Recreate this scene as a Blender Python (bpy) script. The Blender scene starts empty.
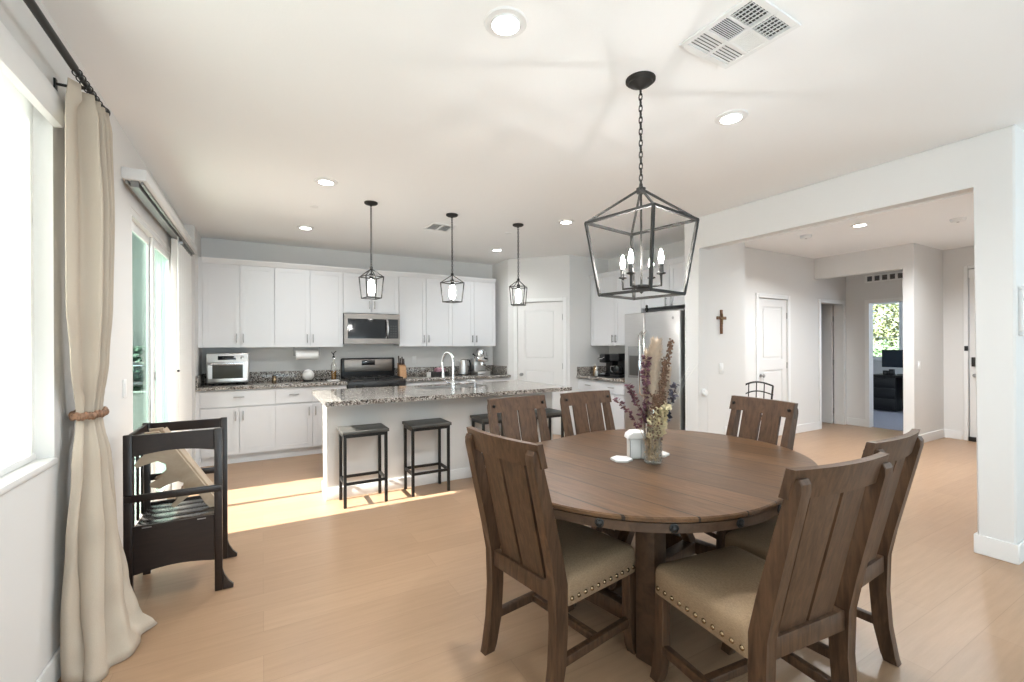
import bpy, bmesh, math, random
from mathutils import Vector, Matrix
PI = math.pi
random.seed(7)
S = bpy.context.scene
COL = S.collection

# ------------------------------------------------------------------ camera
W, Hh, FPX, HOR = 1024.0, 682.0, 445.2, 345.2
yaw, roll = math.radians(29.3), math.radians(-0.265)
Fv = Vector((math.sin(yaw), math.cos(yaw), 0)); r0 = Vector((math.cos(yaw), -math.sin(yaw), 0)); u0 = Vector((0, 0, 1))
Rv = r0 * math.cos(roll) + u0 * math.sin(roll); Uv = Rv.cross(Fv)
cam_d = bpy.data.cameras.new('camera'); cam = bpy.data.objects.new('camera', cam_d); COL.objects.link(cam)
cam.matrix_world = Matrix(((Rv.x, Uv.x, -Fv.x, 0), (Rv.y, Uv.y, -Fv.y, 0), (Rv.z, Uv.z, -Fv.z, 1.38), (0, 0, 0, 1)))
cam_d.sensor_fit = 'HORIZONTAL'; cam_d.sensor_width = 36.0; cam_d.lens = FPX / W * 36.0
cam_d.shift_y = (HOR - Hh / 2) / W; cam_d.clip_start = 0.02; cam_d.clip_end = 200
S.camera = cam

# ------------------------------------------------------------------ world, sun, exposure
world = bpy.data.worlds.new('world'); S.world = world; world.use_nodes = True
wn = world.node_tree.nodes; wn['Background'].inputs[0].default_value = (0.80, 0.90, 1.0, 1); wn['Background'].inputs[1].default_value = 1.7
S.view_settings.view_transform = 'Standard'; S.view_settings.look = 'None'
S.view_settings.exposure = 0.22; S.view_settings.gamma = 1.0; S.view_settings.use_curve_mapping = False
S.cycles.max_bounces = 10; S.cycles.diffuse_bounces = 6; S.cycles.transparent_max_bounces = 12
S.cycles.caustics_reflective = False; S.cycles.caustics_refractive = False; S.cycles.sample_clamp_indirect = 6.0
S.cycles.use_denoising = True


def light(name, kind, loc, energy, color=(1, 1, 1), aim=None, **kw):
    d = bpy.data.lights.new(name, kind); d.energy = energy; d.color = color
    for k, v in kw.items(): setattr(d, k, v)
    o = bpy.data.objects.new(name, d); COL.objects.link(o); o.location = loc
    if aim is not None: o.rotation_euler = Vector(aim).to_track_quat('-Z', 'Y').to_euler()
    return o


EL = math.radians(42.6)
light('sun', 'SUN', (-6, 4, 8), 46.0, (1.0, 0.95, 0.89), aim=(math.cos(EL), 0.0, -math.sin(EL)), angle=math.radians(0.6))
# added fill lamps in front of solid walls, out of view behind the camera
light('rear_fill_light', 'AREA', (1.6, -4.38, 1.45), 175.0, (0.72, 0.90, 1.0), aim=(0, 1, 0.6), shape='RECTANGLE', size=3.6, size_y=2.2)
light('side_fill_light', 'AREA', (6.85, -1.9, 1.5), 120.0, (0.72, 0.90, 1.0), aim=(-1, 0.15, 0.85), shape='RECTANGLE', size=3.2, size_y=2.0)
light('left_fill_light', 'AREA', (-0.66, -1.6, 1.3), 90.0, (0.72, 0.90, 1.0), aim=(1, 0.1, 0.9), shape='RECTANGLE', size=2.4, size_y=2.0)

# ------------------------------------------------------------------ helpers
class MB:
    """collects shapes into one mesh"""
    def __init__(self, M=None): self.bm = bmesh.new(); self.M = M or Matrix.Identity(4)
    def _add(self, vs, fs, M=None):
        T = self.M @ M if M is not None else self.M
        bv = [self.bm.verts.new(T @ Vector(v)) for v in vs]; out = []
        for f in fs:
            try: out.append(self.bm.faces.new([bv[i] for i in f]))
            except ValueError: pass
        return bv, out
    def box(self, x0, x1, y0, y1, z0, z1, b=0.0, M=None, seg=2):
        x0, x1 = min(x0, x1), max(x0, x1); y0, y1 = min(y0, y1), max(y0, y1); z0, z1 = min(z0, z1), max(z0, z1)
        vs = [(x0, y0, z0), (x1, y0, z0), (x1, y1, z0), (x0, y1, z0), (x0, y0, z1), (x1, y0, z1), (x1, y1, z1), (x0, y1, z1)]
        fs = [(0, 3, 2, 1), (4, 5, 6, 7), (0, 1, 5, 4), (1, 2, 6, 5), (2, 3, 7, 6), (3, 0, 4, 7)]
        bv, bf = self._add(vs, fs, M)
        if b > 0:
            b = min(b, 0.45 * min(x1 - x0, y1 - y0, z1 - z0))
            es = list({e for f in bf for e in f.edges})
            bmesh.ops.bevel(self.bm, geom=es, offset=b, segments=seg, profile=0.5, affect='EDGES')
        return self
    def prism(self, pts, ext, M=None, b=0.0):
        n = len(pts); e = Vector(ext)
        vs = [Vector(p) for p in pts] + [Vector(p) + e for p in pts]
        fs = [tuple(range(n - 1, -1, -1)), tuple(range(n, 2 * n))] + [(i, (i + 1) % n, n + (i + 1) % n, n + i) for i in range(n)]
        bv, bf = self._add(vs, fs, M)
        if b > 0:
            es = [e2 for f in bf[:2] for e2 in f.edges]
            bmesh.ops.bevel(self.bm, geom=es, offset=b, segments=1, affect='EDGES')
        return self
    def tube(self, pts, r, seg=10, closed=False, M=None, flat=None):
        pts = [Vector(p) for p in pts]; n = len(pts)
        rs = r if isinstance(r, (list, tuple)) else [r] * n
        rings = []; prev = None
        for i, p in enumerate(pts):
            if closed: t = pts[(i + 1) % n] - pts[i - 1]
            else: t = pts[min(i + 1, n - 1)] - pts[max(i - 1, 0)]
            if t.length < 1e-9: t = Vector((0, 0, 1))
            t.normalize()
            if prev is None:
                a = Vector((0, 0, 1)) if abs(t.z) < 0.9 else Vector((1, 0, 0))
                a = (a - t * a.dot(t)).normalized()
            else:
                a = prev - t * prev.dot(t)
                a = a.normalized() if a.length > 1e-6 else t.orthogonal().normalized()
            prev = a; bb = t.cross(a); ring = []
            for k in range(seg):
                an = 2 * PI * (k + 0.5) / seg
                ring.append(p + a * (math.cos(an) * rs[i]) + bb * (math.sin(an) * rs[i]))
            rings.append(ring)
        vs = [v for ring in rings for v in ring]; fs = []
        m = n if closed else n - 1
        for i in range(m):
            j = (i + 1) % n
            for k in range(seg):
                k2 = (k + 1) % seg
                fs.append((i * seg + k, i * seg + k2, j * seg + k2, j * seg + k))
        if not closed:
            fs.append(tuple(range(seg - 1, -1, -1))); fs.append(tuple((n - 1) * seg + k for k in range(seg)))
        self._add(vs, fs, M); return self
    def bar(self, p0, p1, w, M=None):
        return self.tube([p0, p1], w * 0.7071, 4, M=M)
    def lathe(self, prof, c=(0, 0, 0), seg=24, M=None, caps=True):
        n = len(prof); vs = []; fs = []
        for r, z in prof:
            for k in range(seg):
                a = 2 * PI * k / seg; vs.append((c[0] + r * math.cos(a), c[1] + r * math.sin(a), c[2] + z))
        for i in range(n - 1):
            for k in range(seg):
                k2 = (k + 1) % seg; fs.append((i * seg + k, i * seg + k2, (i + 1) * seg + k2, (i + 1) * seg + k))
        if caps: fs.append(tuple(range(seg - 1, -1, -1))); fs.append(tuple((n - 1) * seg + k for k in range(seg)))
        self._add(vs, fs, M); return self
    def ball(self, c, r, sc=(1, 1, 1), seg=12, rings=8, M=None):
        prof = [(max(1e-4, math.sin(PI * i / rings)) , -math.cos(PI * i / rings)) for i in range(rings + 1)]
        T = Matrix.Translation(c) @ Matrix.Diagonal((r * sc[0], r * sc[1], r * sc[2], 1))
        return self.lathe(prof, (0, 0, 0), seg, M=(M @ T if M is not None else T))
    def quad(self, a, b, c, d, M=None): self._add([a, b, c, d], [(0, 1, 2, 3)], M); return self
    def grid(self, rows, M=None, closed=False):
        n = len(rows); m = len(rows[0]); fs = []
        for i in range(n - 1):
            for k in range(m if closed else m - 1):
                k2 = (k + 1) % m; fs.append((i * m + k, i * m + k2, (i + 1) * m + k2, (i + 1) * m + k))
        self._add([v for r in rows for v in r], fs, M); return self
    def build(self, name, mat, parent=None, smooth=True, angle=40):
        me = bpy.data.meshes.new(name)
        bmesh.ops.recalc_face_normals(self.bm, faces=self.bm.faces[:])
        self.bm.to_mesh(me); self.bm.free()
        if mat: me.materials.append(mat)
        if smooth and len(me.polygons):
            me.polygons.foreach_set('use_smooth', [True] * len(me.polygons)); me.set_sharp_from_angle(angle=math.radians(angle))
        o = bpy.data.objects.new(name, me); COL.objects.link(o)
        if parent: o.parent = parent
        return o


def RZ(deg): return Matrix.Rotation(math.radians(deg), 4, 'Z')
def TR(*v): return Matrix.Translation(v)


def thing(name, label, cat, loc=(0, 0, 0), rz=0.0, group=None):
    o = bpy.data.objects.new(name, None); COL.objects.link(o); o.location = loc; o.rotation_euler = (0, 0, math.radians(rz))
    o.empty_display_size = 0.05
    return tag(o, label, cat, group)


def tag(o, label, cat, group=None):
    o['label'] = label; o['category'] = cat
    if group: o['group'] = group
    return o


def struct(o): o['kind'] = 'structure'; return o


def dup(o, parent=None, loc=None, rz=None, label=None):
    c = o.copy(); COL.objects.link(c)
    if parent is not None: c.parent = parent
    if loc is not None: c.location = loc
    if rz is not None: c.rotation_euler = (0, 0, math.radians(rz))
    if label: c['label'] = label
    for ch in list(o.children): dup(ch, c)
    return c


# ------------------------------------------------------------------ materials
def mat(name, col, rough=0.5, metal=0.0, bump=0.0, bscale=40.0, var=0.0, vscale=8.0, stretch=(1, 1, 1), spec=0.5, coat=0.0):
    m = bpy.data.materials.new(name); m.use_nodes = True; nt = m.node_tree; N = nt.nodes; L = nt.links
    p = N['Principled BSDF']; p.inputs['Base Color'].default_value = (*col, 1); p.inputs['Roughness'].default_value = rough
    p.inputs['Metallic'].default_value = metal; p.inputs['Specular IOR Level'].default_value = spec
    if coat: p.inputs['Coat Weight'].default_value = coat; p.inputs['Coat Roughness'].default_value = 0.2
    if bump or var:
        tc = N.new('ShaderNodeTexCoord'); mp = N.new('ShaderNodeMapping'); mp.inputs['Scale'].default_value = stretch
        L.new(tc.outputs['Object'], mp.inputs['Vector'])
    if var:
        nz = N.new('ShaderNodeTexNoise'); nz.inputs['Scale'].default_value = vscale; nz.inputs['Detail'].default_value = 6
        L.new(mp.outputs[0], nz.inputs['Vector'])
        cr = N.new('ShaderNodeValToRGB'); cr.color_ramp.elements[0].position = 0.3; cr.color_ramp.elements[1].position = 0.7
        cr.color_ramp.elements[0].color = (*[c * (1 - var) for c in col], 1); cr.color_ramp.elements[1].color = (*[min(1, c * (1 + var)) for c in col], 1)
        L.new(nz.outputs['Fac'], cr.inputs[0]); L.new(cr.outputs[0], p.inputs['Base Color'])
    if bump:
        nb = N.new('ShaderNodeTexNoise'); nb.inputs['Scale'].default_value = bscale; nb.inputs['Detail'].default_value = 4
        L.new(mp.outputs[0], nb.inputs['Vector'])
        b = N.new('ShaderNodeBump'); b.inputs['Strength'].default_value = bump; b.inputs['Distance'].default_value = 0.01
        L.new(nb.outputs['Fac'], b.inputs['Height']); L.new(b.outputs[0], p.inputs['Normal'])
    return m


def emit(name, col, s):
    m = bpy.data.materials.new(name); m.use_nodes = True; N = m.node_tree.nodes; p = N['Principled BSDF']
    p.inputs['Base Color'].default_value = (0.8, 0.8, 0.8, 1); p.inputs['Emission Color'].default_value = (*col, 1); p.inputs['Emission Strength'].default_value = s
    return m


def glass(name, tint, gloss=0.08, rough=0.0, edge=None):
    m = bpy.data.materials.new(name); m.use_nodes = True; nt = m.node_tree; N = nt.nodes; L = nt.links
    N.remove(N['Principled BSDF']); out = N['Material Output']
    t = N.new('ShaderNodeBsdfTransparent'); t.inputs[0].default_value = (*tint, 1)
    g = N.new('ShaderNodeBsdfGlossy'); g.inputs['Roughness'].default_value = rough
    if edge:  # longer path through tinted glass at a slant: deeper tint
        lf = N.new('ShaderNodeLayerWeight'); lf.inputs[0].default_value = 0.5
        cr = N.new('ShaderNodeValToRGB'); cr.color_ramp.elements[0].position = 0.45; cr.color_ramp.elements[1].position = 0.85
        cr.color_ramp.elements[0].color = (*tint, 1); cr.color_ramp.elements[1].color = (*edge, 1)
        L.new(lf.outputs['Facing'], cr.inputs[0]); L.new(cr.outputs[0], t.inputs[0])
    lw = N.new('ShaderNodeLayerWeight'); lw.inputs[0].default_value = 0.35
    mu = N.new('ShaderNodeMath'); mu.operation = 'MULTIPLY_ADD'; mu.inputs[1].default_value = 0.5; mu.inputs[2].default_value = gloss * 0.5
    L.new(lw.outputs['Fresnel'], mu.inputs[0])
    mx = N.new('ShaderNodeMixShader'); L.new(mu.outputs[0], mx.inputs[0]); L.new(t.outputs[0], mx.inputs[1]); L.new(g.outputs[0], mx.inputs[2])
    L.new(mx.outputs[0], out.inputs[0]); return m


def shade_fabric(name, col, trans):
    m = bpy.data.materials.new(name); m.use_nodes = True; nt = m.node_tree; N = nt.nodes; L = nt.links
    N.remove(N['Principled BSDF']); out = N['Material Output']
    d = N.new('ShaderNodeBsdfDiffuse'); d.inputs[0].default_value = (*col, 1)
    t = N.new('ShaderNodeBsdfTranslucent'); t.inputs[0].default_value = (*col, 1)
    mx = N.new('ShaderNodeMixShader'); mx.inputs[0].default_value = trans
    L.new(d.outputs[0], mx.inputs[1]); L.new(t.outputs[0], mx.inputs[2]); L.new(mx.outputs[0], out.inputs[0]); return m


def floor_mat():
    m = bpy.data.materials.new('oak_planks'); m.use_nodes = True; nt = m.node_tree; N = nt.nodes; L = nt.links
    p = N['Principled BSDF']; p.inputs['Roughness'].default_value = 0.34; p.inputs['Specular IOR Level'].default_value = 0.4
    tc = N.new('ShaderNodeTexCoord')
    br = N.new('ShaderNodeTexBrick'); br.offset = 0.37; br.inputs['Scale'].default_value = 1.0
    br.inputs['Brick Width'].default_value = 1.5; br.inputs['Row Height'].default_value = 0.19
    br.inputs['Mortar Size'].default_value = 0.0016; br.inputs['Mortar Smooth'].default_value = 0.3; br.inputs['Bias'].default_value = 0.0
    br.inputs['Color1'].default_value = (0.335, 0.212, 0.130, 1); br.inputs['Color2'].default_value = (0.37, 0.238, 0.148, 1); br.inputs['Mortar'].default_value = (0.285, 0.178, 0.109, 1)
    L.new(tc.outputs['Object'], br.inputs['Vector'])
    mp = N.new('ShaderNodeMapping'); mp.inputs['Scale'].default_value = (1.2, 16, 1); L.new(tc.outputs['Object'], mp.inputs['Vector'])
    nz = N.new('ShaderNodeTexNoise'); nz.inputs['Scale'].default_value = 2.5; nz.inputs['Detail'].default_value = 8; nz.inputs['Roughness'].default_value = 0.65
    L.new(mp.outputs[0], nz.inputs['Vector'])
    cr = N.new('ShaderNodeValToRGB'); cr.color_ramp.elements[0].position = 0.3; cr.color_ramp.elements[1].position = 0.72
    cr.color_ramp.elements[0].color = (0.88, 0.87, 0.85, 1); cr.color_ramp.elements[1].color = (1.06, 1.06, 1.06, 1)
    L.new(nz.outputs['Fac'], cr.inputs[0])
    mx = N.new('ShaderNodeMix'); mx.data_type = 'RGBA'; mx.blend_type = 'MULTIPLY'; mx.inputs[0].default_value = 0.9
    L.new(br.outputs['Color'], mx.inputs[6]); L.new(cr.outputs[0], mx.inputs[7]); L.new(mx.outputs[2], p.inputs['Base Color'])
    b = N.new('ShaderNodeBump'); b.inputs['Strength'].default_value = 0.12; b.inputs['Distance'].default_value = 0.004
    L.new(nz.outputs['Fac'], b.inputs['Height']); L.new(b.outputs[0], p.inputs['Normal']); return m


def granite_mat():
    m = bpy.data.materials.new('granite'); m.use_nodes = True; nt = m.node_tree; N = nt.nodes; L = nt.links
    p = N['Principled BSDF']; p.inputs['Roughness'].default_value = 0.12
    tc = N.new('ShaderNodeTexCoord')
    v = N.new('ShaderNodeTexVoronoi'); v.inputs['Scale'].default_value = 105; L.new(tc.outputs['Object'], v.inputs['Vector'])
    sep = N.new('ShaderNodeSeparateColor'); L.new(v.outputs['Color'], sep.inputs[0])
    cr = N.new('ShaderNodeValToRGB'); cr.color_ramp.interpolation = 'CONSTANT'
    els = [(0.0, (0.022, 0.019, 0.017)), (0.19, (0.12, 0.09, 0.07)), (0.40, (0.27, 0.225, 0.19)), (0.66, (0.40, 0.36, 0.31)), (0.88, (0.58, 0.55, 0.50))]
    cr.color_ramp.elements[0].position = 0; cr.color_ramp.elements[0].color = (*els[0][1], 1)
    cr.color_ramp.elements[1].position = els[1][0]; cr.color_ramp.elements[1].color = (*els[1][1], 1)
    for pos, c in els[2:]: e = cr.color_ramp.elements.new(pos); e.color = (*c, 1)
    L.new(sep.outputs[0], cr.inputs[0])
    nz = N.new('ShaderNodeTexNoise'); nz.inputs['Scale'].default_value = 12; nz.inputs['Detail'].default_value = 5; L.new(tc.outputs['Object'], nz.inputs['Vector'])
    mx = N.new('ShaderNodeMix'); mx.data_type = 'RGBA'; mx.blend_type = 'OVERLAY'; mx.inputs[0].default_value = 0.35
    L.new(cr.outputs[0], mx.inputs[6]); L.new(nz.outputs['Fac'], mx.inputs[7])
    hs = N.new('ShaderNodeHueSaturation'); hs.inputs['Saturation'].default_value = 0.75; L.new(mx.outputs[2], hs.inputs['Color'])
    L.new(hs.outputs[0], p.inputs['Base Color']); return m


def wood_mat(name, c0, c1, rough=0.45, grain=(1, 1, 14), scale=5.0, planks=None, plank_rot=0.0):
    m = bpy.data.materials.new(name); m.use_nodes = True; nt = m.node_tree; N = nt.nodes; L = nt.links
    p = N['Principled BSDF']; p.inputs['Roughness'].default_value = rough; p.inputs['Specular IOR Level'].default_value = 0.35
    tc = N.new('ShaderNodeTexCoord'); mp = N.new('ShaderNodeMapping'); mp.inputs['Scale'].default_value = grain
    L.new(tc.outputs['Object'], mp.inputs['Vector'])
    nz = N.new('ShaderNodeTexNoise'); nz.inputs['Scale'].default_value = scale; nz.inputs['Detail'].default_value = 8; nz.inputs['Roughness'].default_value = 0.62; nz.inputs['Distortion'].default_value = 0.6
    L.new(mp.outputs[0], nz.inputs['Vector'])
    cr = N.new('ShaderNodeValToRGB'); cr.color_ramp.elements[0].position = 0.32; cr.color_ramp.elements[1].position = 0.70
    cr.color_ramp.elements[0].color = (*c0, 1); cr.color_ramp.elements[1].color = (*c1, 1); L.new(nz.outputs['Fac'], cr.inputs[0])
    src = cr.outputs[0]
    if planks:
        br = N.new('ShaderNodeTexBrick'); br.offset = 0.0; br.inputs['Scale'].default_value = 1.0
        br.inputs['Brick Width'].default_value = 6.0; br.inputs['Row Height'].default_value = planks; br.inputs['Mortar Size'].default_value = 0.0042
        br.inputs['Color1'].default_value = (0.78, 0.78, 0.78, 1); br.inputs['Color2'].default_value = (1.12, 1.12, 1.12, 1); br.inputs['Mortar'].default_value = (0.14, 0.14, 0.14, 1)
        m2 = N.new('ShaderNodeMapping'); m2.inputs['Rotation'].default_value = (0, 0, math.radians(plank_rot)); m2.inputs['Location'].default_value = (3.0, 0.05, 0); L.new(tc.outputs['Object'], m2.inputs['Vector']); L.new(m2.outputs[0], br.inputs['Vector'])
        mx = N.new('ShaderNodeMix'); mx.data_type = 'RGBA'; mx.blend_type = 'MULTIPLY'; mx.inputs[0].default_value = 1.0
        L.new(src, mx.inputs[6]); L.new(br.outputs['Color'], mx.inputs[7]); src = mx.outputs[2]
    L.new(src, p.inputs['Base Color'])
    b = N.new('ShaderNodeBump'); b.inputs['Strength'].default_value = 0.15; b.inputs['Distance'].default_value = 0.003
    L.new(nz.outputs['Fac'], b.inputs['Height']); L.new(b.outputs[0], p.inputs['Normal']); return m


def linen_mat(name, c0, c1, scale=260):
    m = bpy.data.materials.new(name); m.use_nodes = True; nt = m.node_tree; N = nt.nodes; L = nt.links
    p = N['Principled BSDF']; p.inputs['Roughness'].default_value = 0.9; p.inputs['Specular IOR Level'].default_value = 0.2
    tc = N.new('ShaderNodeTexCoord'); outs = []
    for st in ((1, 8, 8), (8, 1, 8)):
        mp = N.new('ShaderNodeMapping'); mp.inputs['Scale'].default_value = st; L.new(tc.outputs['Object'], mp.inputs['Vector'])
        nz = N.new('ShaderNodeTexNoise'); nz.inputs['Scale'].default_value = scale / 8; nz.inputs['Detail'].default_value = 3; L.new(mp.outputs[0], nz.inputs['Vector']); outs.append(nz)
    ad = N.new('ShaderNodeMath'); ad.operation = 'ADD'; L.new(outs[0].outputs['Fac'], ad.inputs[0]); L.new(outs[1].outputs['Fac'], ad.inputs[1])
    cr = N.new('ShaderNodeValToRGB'); cr.color_ramp.elements[0].position = 0.36; cr.color_ramp.elements[1].position = 0.64
    cr.color_ramp.elements[0].color = (*c0, 1); cr.color_ramp.elements[1].color = (*c1, 1)
    hv = N.new('ShaderNodeMath'); hv.operation = 'MULTIPLY'; hv.inputs[1].default_value = 0.5; L.new(ad.outputs[0], hv.inputs[0])
    L.new(hv.outputs[0], cr.inputs[0]); L.new(cr.outputs[0], p.inputs['Base Color'])
    b = N.new('ShaderNodeBump'); b.inputs['Strength'].default_value = 0.25; b.inputs['Distance'].default_value = 0.002
    L.new(hv.outputs[0], b.inputs['Height']); L.new(b.outputs[0], p.inputs['Normal']); return m


WALL = mat('wall_paint', (0.69, 0.68, 0.665), 0.85, bump=0.06, bscale=160, spec=0.25)
CEIL = mat('ceiling_paint', (0.87, 0.868, 0.862), 0.9, bump=0.05, bscale=120, spec=0.2)
TRIM = mat('trim_paint', (0.76, 0.755, 0.745), 0.45, spec=0.4)
CAB = mat('cabinet_paint', (0.70, 0.705, 0.72), 0.38)
DOORP = mat('door_paint', (0.71, 0.70, 0.685), 0.45)
FLOOR = floor_mat()
GRAN = granite_mat()
STEEL = mat('stainless_steel', (0.64, 0.63, 0.62), 0.34, 1.0, var=0.06, vscale=6, stretch=(1, 1, 60))
STEELD = mat('dark_stainless', (0.24, 0.215, 0.195), 0.38, 1.0, var=0.06, vscale=6, stretch=(1, 1, 60))
NICKEL = mat('satin_nickel', (0.36, 0.355, 0.35), 0.38, 1.0)
CHROME = mat('chrome', (0.75, 0.75, 0.76), 0.12, 1.0)
BLACK = mat('black_enamel', (0.012, 0.012, 0.013), 0.3)
BLACKM = mat('black_metal', (0.022, 0.021, 0.020), 0.45, 0.4)
DARKGL = mat('dark_glass', (0.01, 0.01, 0.012), 0.06)
PLASTW = mat('white_plastic', (0.78, 0.78, 0.77), 0.4)
CERAM = mat('white_ceramic', (0.68, 0.665, 0.64), 0.35)
IRON = mat('dark_bronze_iron', (0.026, 0.024, 0.022), 0.55, 0.3, spec=0.35)
WOOD = wood_mat('chair_wood', (0.040, 0.0195, 0.0100), (0.102, 0.054, 0.029), 0.42, (9, 9, 1.2), 6)
TABLE = wood_mat('table_wood', (0.060, 0.029, 0.0125), (0.140, 0.073, 0.034), 0.33, (10, 1.0, 10), 5, planks=0.19, plank_rot=90)
TABLE_E = wood_mat('table_edge_wood', (0.048, 0.025, 0.0135), (0.090, 0.051, 0.030), 0.42, (4, 4, 4), 5)
LINEN = linen_mat('seat_linen', (0.20, 0.132, 0.078), (0.32, 0.222, 0.138), 700)
CURT = linen_mat('curtain_linen', (0.44, 0.375, 0.30), (0.51, 0.44, 0.36), 1600)
BRASS = mat('antique_brass', (0.30, 0.215, 0.13), 0.25, 1.0)
ESPR = mat('espresso_wood', (0.0165, 0.0095, 0.0075), 0.34, var=0.25, vscale=12, stretch=(1, 6, 6))
ESPG = mat('glossy_espresso', (0.018, 0.013, 0.011), 0.22, coat=1.0)
PLY = wood_mat('birch_plywood', (0.36, 0.27, 0.19), (0.52, 0.42, 0.31), 0.5, (1, 1, 1), 6)
STOOLW = mat('stool_seat_wood', (0.060, 0.057, 0.052), 0.45, var=0.25, vscale=6, stretch=(1, 10, 1))
LENS = emit('lamp_lens', (1.0, 0.98, 0.95), 14.0)
BULB = emit('bulb_glow', (1.0, 0.97, 0.93), 34.0)
CANDLE = emit('candle_glow', (1.0, 0.98, 0.94), 420.0)
GL_DOOR = glass('door_glass', (0.94, 0.96, 0.95), 0.06, edge=(0.64, 0.80, 0.75))
GL_WIN = glass('window_glass', (0.93, 0.97, 0.96), 0.06)
GL_VASE = glass('vase_glass', (0.95, 0.95, 0.93), 0.10)
SHADE = shade_fabric('roller_shade', (0.90, 0.90, 0.89), 0.6)
BLIND = shade_fabric('blind_vinyl', (0.83, 0.82, 0.80), 0.25)
CARPET = mat('office_carpet', (0.22, 0.22, 0.26), 0.95, bump=0.4, bscale=200, var=0.12, vscale=60)
STUCCO = mat('stucco', (0.30, 0.30, 0.285), 0.9, bump=0.3, bscale=60)
CONC = mat('patio_concrete', (0.50, 0.485, 0.46), 0.85, var=0.1, vscale=3)
LEAFG = mat('leaf_green', (0.10, 0.16, 0.08), 0.6, var=0.5, vscale=1.5)
LEAFL = mat('leaf_olive', (0.26, 0.29, 0.15), 0.6, var=0.45, vscale=1.2)
HEDGEM = mat('hedge_green', (0.035, 0.085, 0.045), 0.6, var=0.4, vscale=3)
BARK = mat('bark', (0.10, 0.07, 0.05), 0.9)
WALNUT = wood_mat('walnut', (0.10, 0.045, 0.020), (0.21, 0.10, 0.045), 0.4, (3, 3, 12), 6)
BEIGEW = wood_mat('light_block_wood', (0.42, 0.22, 0.10), (0.56, 0.33, 0.17), 0.45, (4, 4, 12), 6)
BEAD = mat('woven_brown', (0.22, 0.115, 0.065), 0.6, var=0.4, vscale=70)
SCREEN = mat('monitor_black', (0.010, 0.016, 0.024), 0.25)
GREYB = mat('grille_shadow', (0.055, 0.053, 0.05), 0.8)
HZ = 2.745

# ------------------------------------------------------------------ room shell
fl = MB().box(-0.9, 8.78, -4.5, 6.75, -0.06, 0.0).build('floor', FLOOR, smooth=False); struct(fl)
cf = MB().box(8.78, 12.0, 2.0, 6.4, -0.06, 0.004).build('floor_office_carpet', CARPET, smooth=False); struct(cf)
pr = MB().box(4.96, 8.78, 3.99, 6.4, -0.06, -0.001).build('floor_back_room', FLOOR, smooth=False); struct(pr)
ce = MB().box(-0.9, 12.1, -4.5, 6.9, HZ, HZ + 0.2).build('ceiling', CEIL, smooth=False); struct(ce)
XL, XO = -0.755, -0.905


def wall(name, boxes, m=None, M=None):
    b = MB(M)
    for q in boxes: b.box(*q)
    return struct(b.build(name, m or WALL, smooth=False))


wall('wall_left', [(XO, XL, -4.5, 0.6, 0, HZ), (XO, XL, 0.6, 2.545, 0, 0.915), (XO, XL, 0.6, 2.545, 2.42, HZ), (XO, XL, 2.545, 3.82, 0, HZ),
                   (XO, XL, 3.82, 5.34, 2.31, HZ), (XO, XL, 5.34, 6.75, 0, HZ)])
wall('wall_left_return', [(XL, -0.66, 6.12, 6.75, 0, HZ)])
wall('wall_back', [(XO, 5.0, 6.75, 6.9, 0, HZ)])
wall('wall_pantry_side', [(3.41, 3.50, 6.2, 6.75, 0, HZ)])
DA = Vector((3.41, 6.20, 0)); DB = Vector((4.07, 5.46, 0)); DLEN = (DB - DA).length
DM = TR(*DA) @ Matrix.Rotation(math.atan2(DB.y - DA.y, DB.x - DA.x), 4, 'Z')       # local x along wall, +y behind it
wall('wall_pantry_front', [(0, 0.155, 0, 0.1, 0, HZ), (0.885, DLEN, 0, 0.1, 0, HZ), (0.155, 0.885, 0, 0.1, 2.052, HZ)], M=DM)
wall('wall_pantry_end', [(4.07, 4.84, 5.46, 5.56, 0, HZ)])
wall('wall_right', [(4.84, 4.92, 3.384, 6.75, 0, HZ)])
wall('wall_stub', [(4.25, 4.92, 3.20, 3.384, 0, HZ)])
PROF = [(4.10, 0.885, 0), (4.10, 1.060, 0), (4.10, 1.060, 2.42), (4.10, 3.20, 2.42), (4.10, 3.20, 0), (4.10, 3.384, 0), (4.10, 3.384, HZ), (4.10, 0.885, HZ)]
struct(MB().prism(PROF, (0.15, 0, 0), b=0.010).build('wall_beam', WALL))
wall('wall_living_side', [(4.239, 9.0, 0.885, 1.035, 0, HZ)])
wall('wall_hall_back', [(4.92, 6.22, 3.85, 3.99, 0, HZ), (6.22, 6.96, 3.85, 3.99, 2.052, HZ), (6.96, 7.90, 3.85, 3.99, 0, HZ),
                        (7.90, 8.62, 3.85, 3.99, 2.052, HZ), (8.62, 8.86, 3.85, 3.99, 0, HZ)])
wall('wall_hall_header', [(7.72, 7.84, 2.72, 3.85, 2.415, HZ)])
wall('wall_hall_block', [(7.72, 8.72, 2.60, 2.72, 0, HZ)])
wall('wall_office_entry', [(8.72, 8.84, 3.51, 3.85, 0, HZ), (8.72, 8.84, 2.72, 3.51, 2.04, HZ)])
wall('wall_front', [(8.72, 8.84, 1.035, 1.36, 0, HZ), (8.72, 8.84, 2.335, 2.60, 0, HZ), (8.72, 8.84, 1.36, 2.335, 2.43, HZ)])
wall('wall_office_far', [(11.9, 12.0, 2.0, 4.22, 0, HZ), (11.9, 12.0, 4.88, 6.4, 0, HZ), (11.9, 12.0, 4.22, 4.88, 0, 1.04), (11.9, 12.0, 4.22, 4.88, 2.30, HZ)])
wall('wall_office_side', [(8.84, 12.0, 1.9, 2.0, 0, HZ)])
wall('wall_office_back', [(4.96, 12.0, 6.4, 6.5, 0, HZ)])
wall('wall_bedroom', [(8.80, 8.9, 3.99, 6.4, 0, HZ)])
wall('wall_rear', [(-0.9, 7.1, -4.6, -4.5, 0, HZ)])
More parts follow.
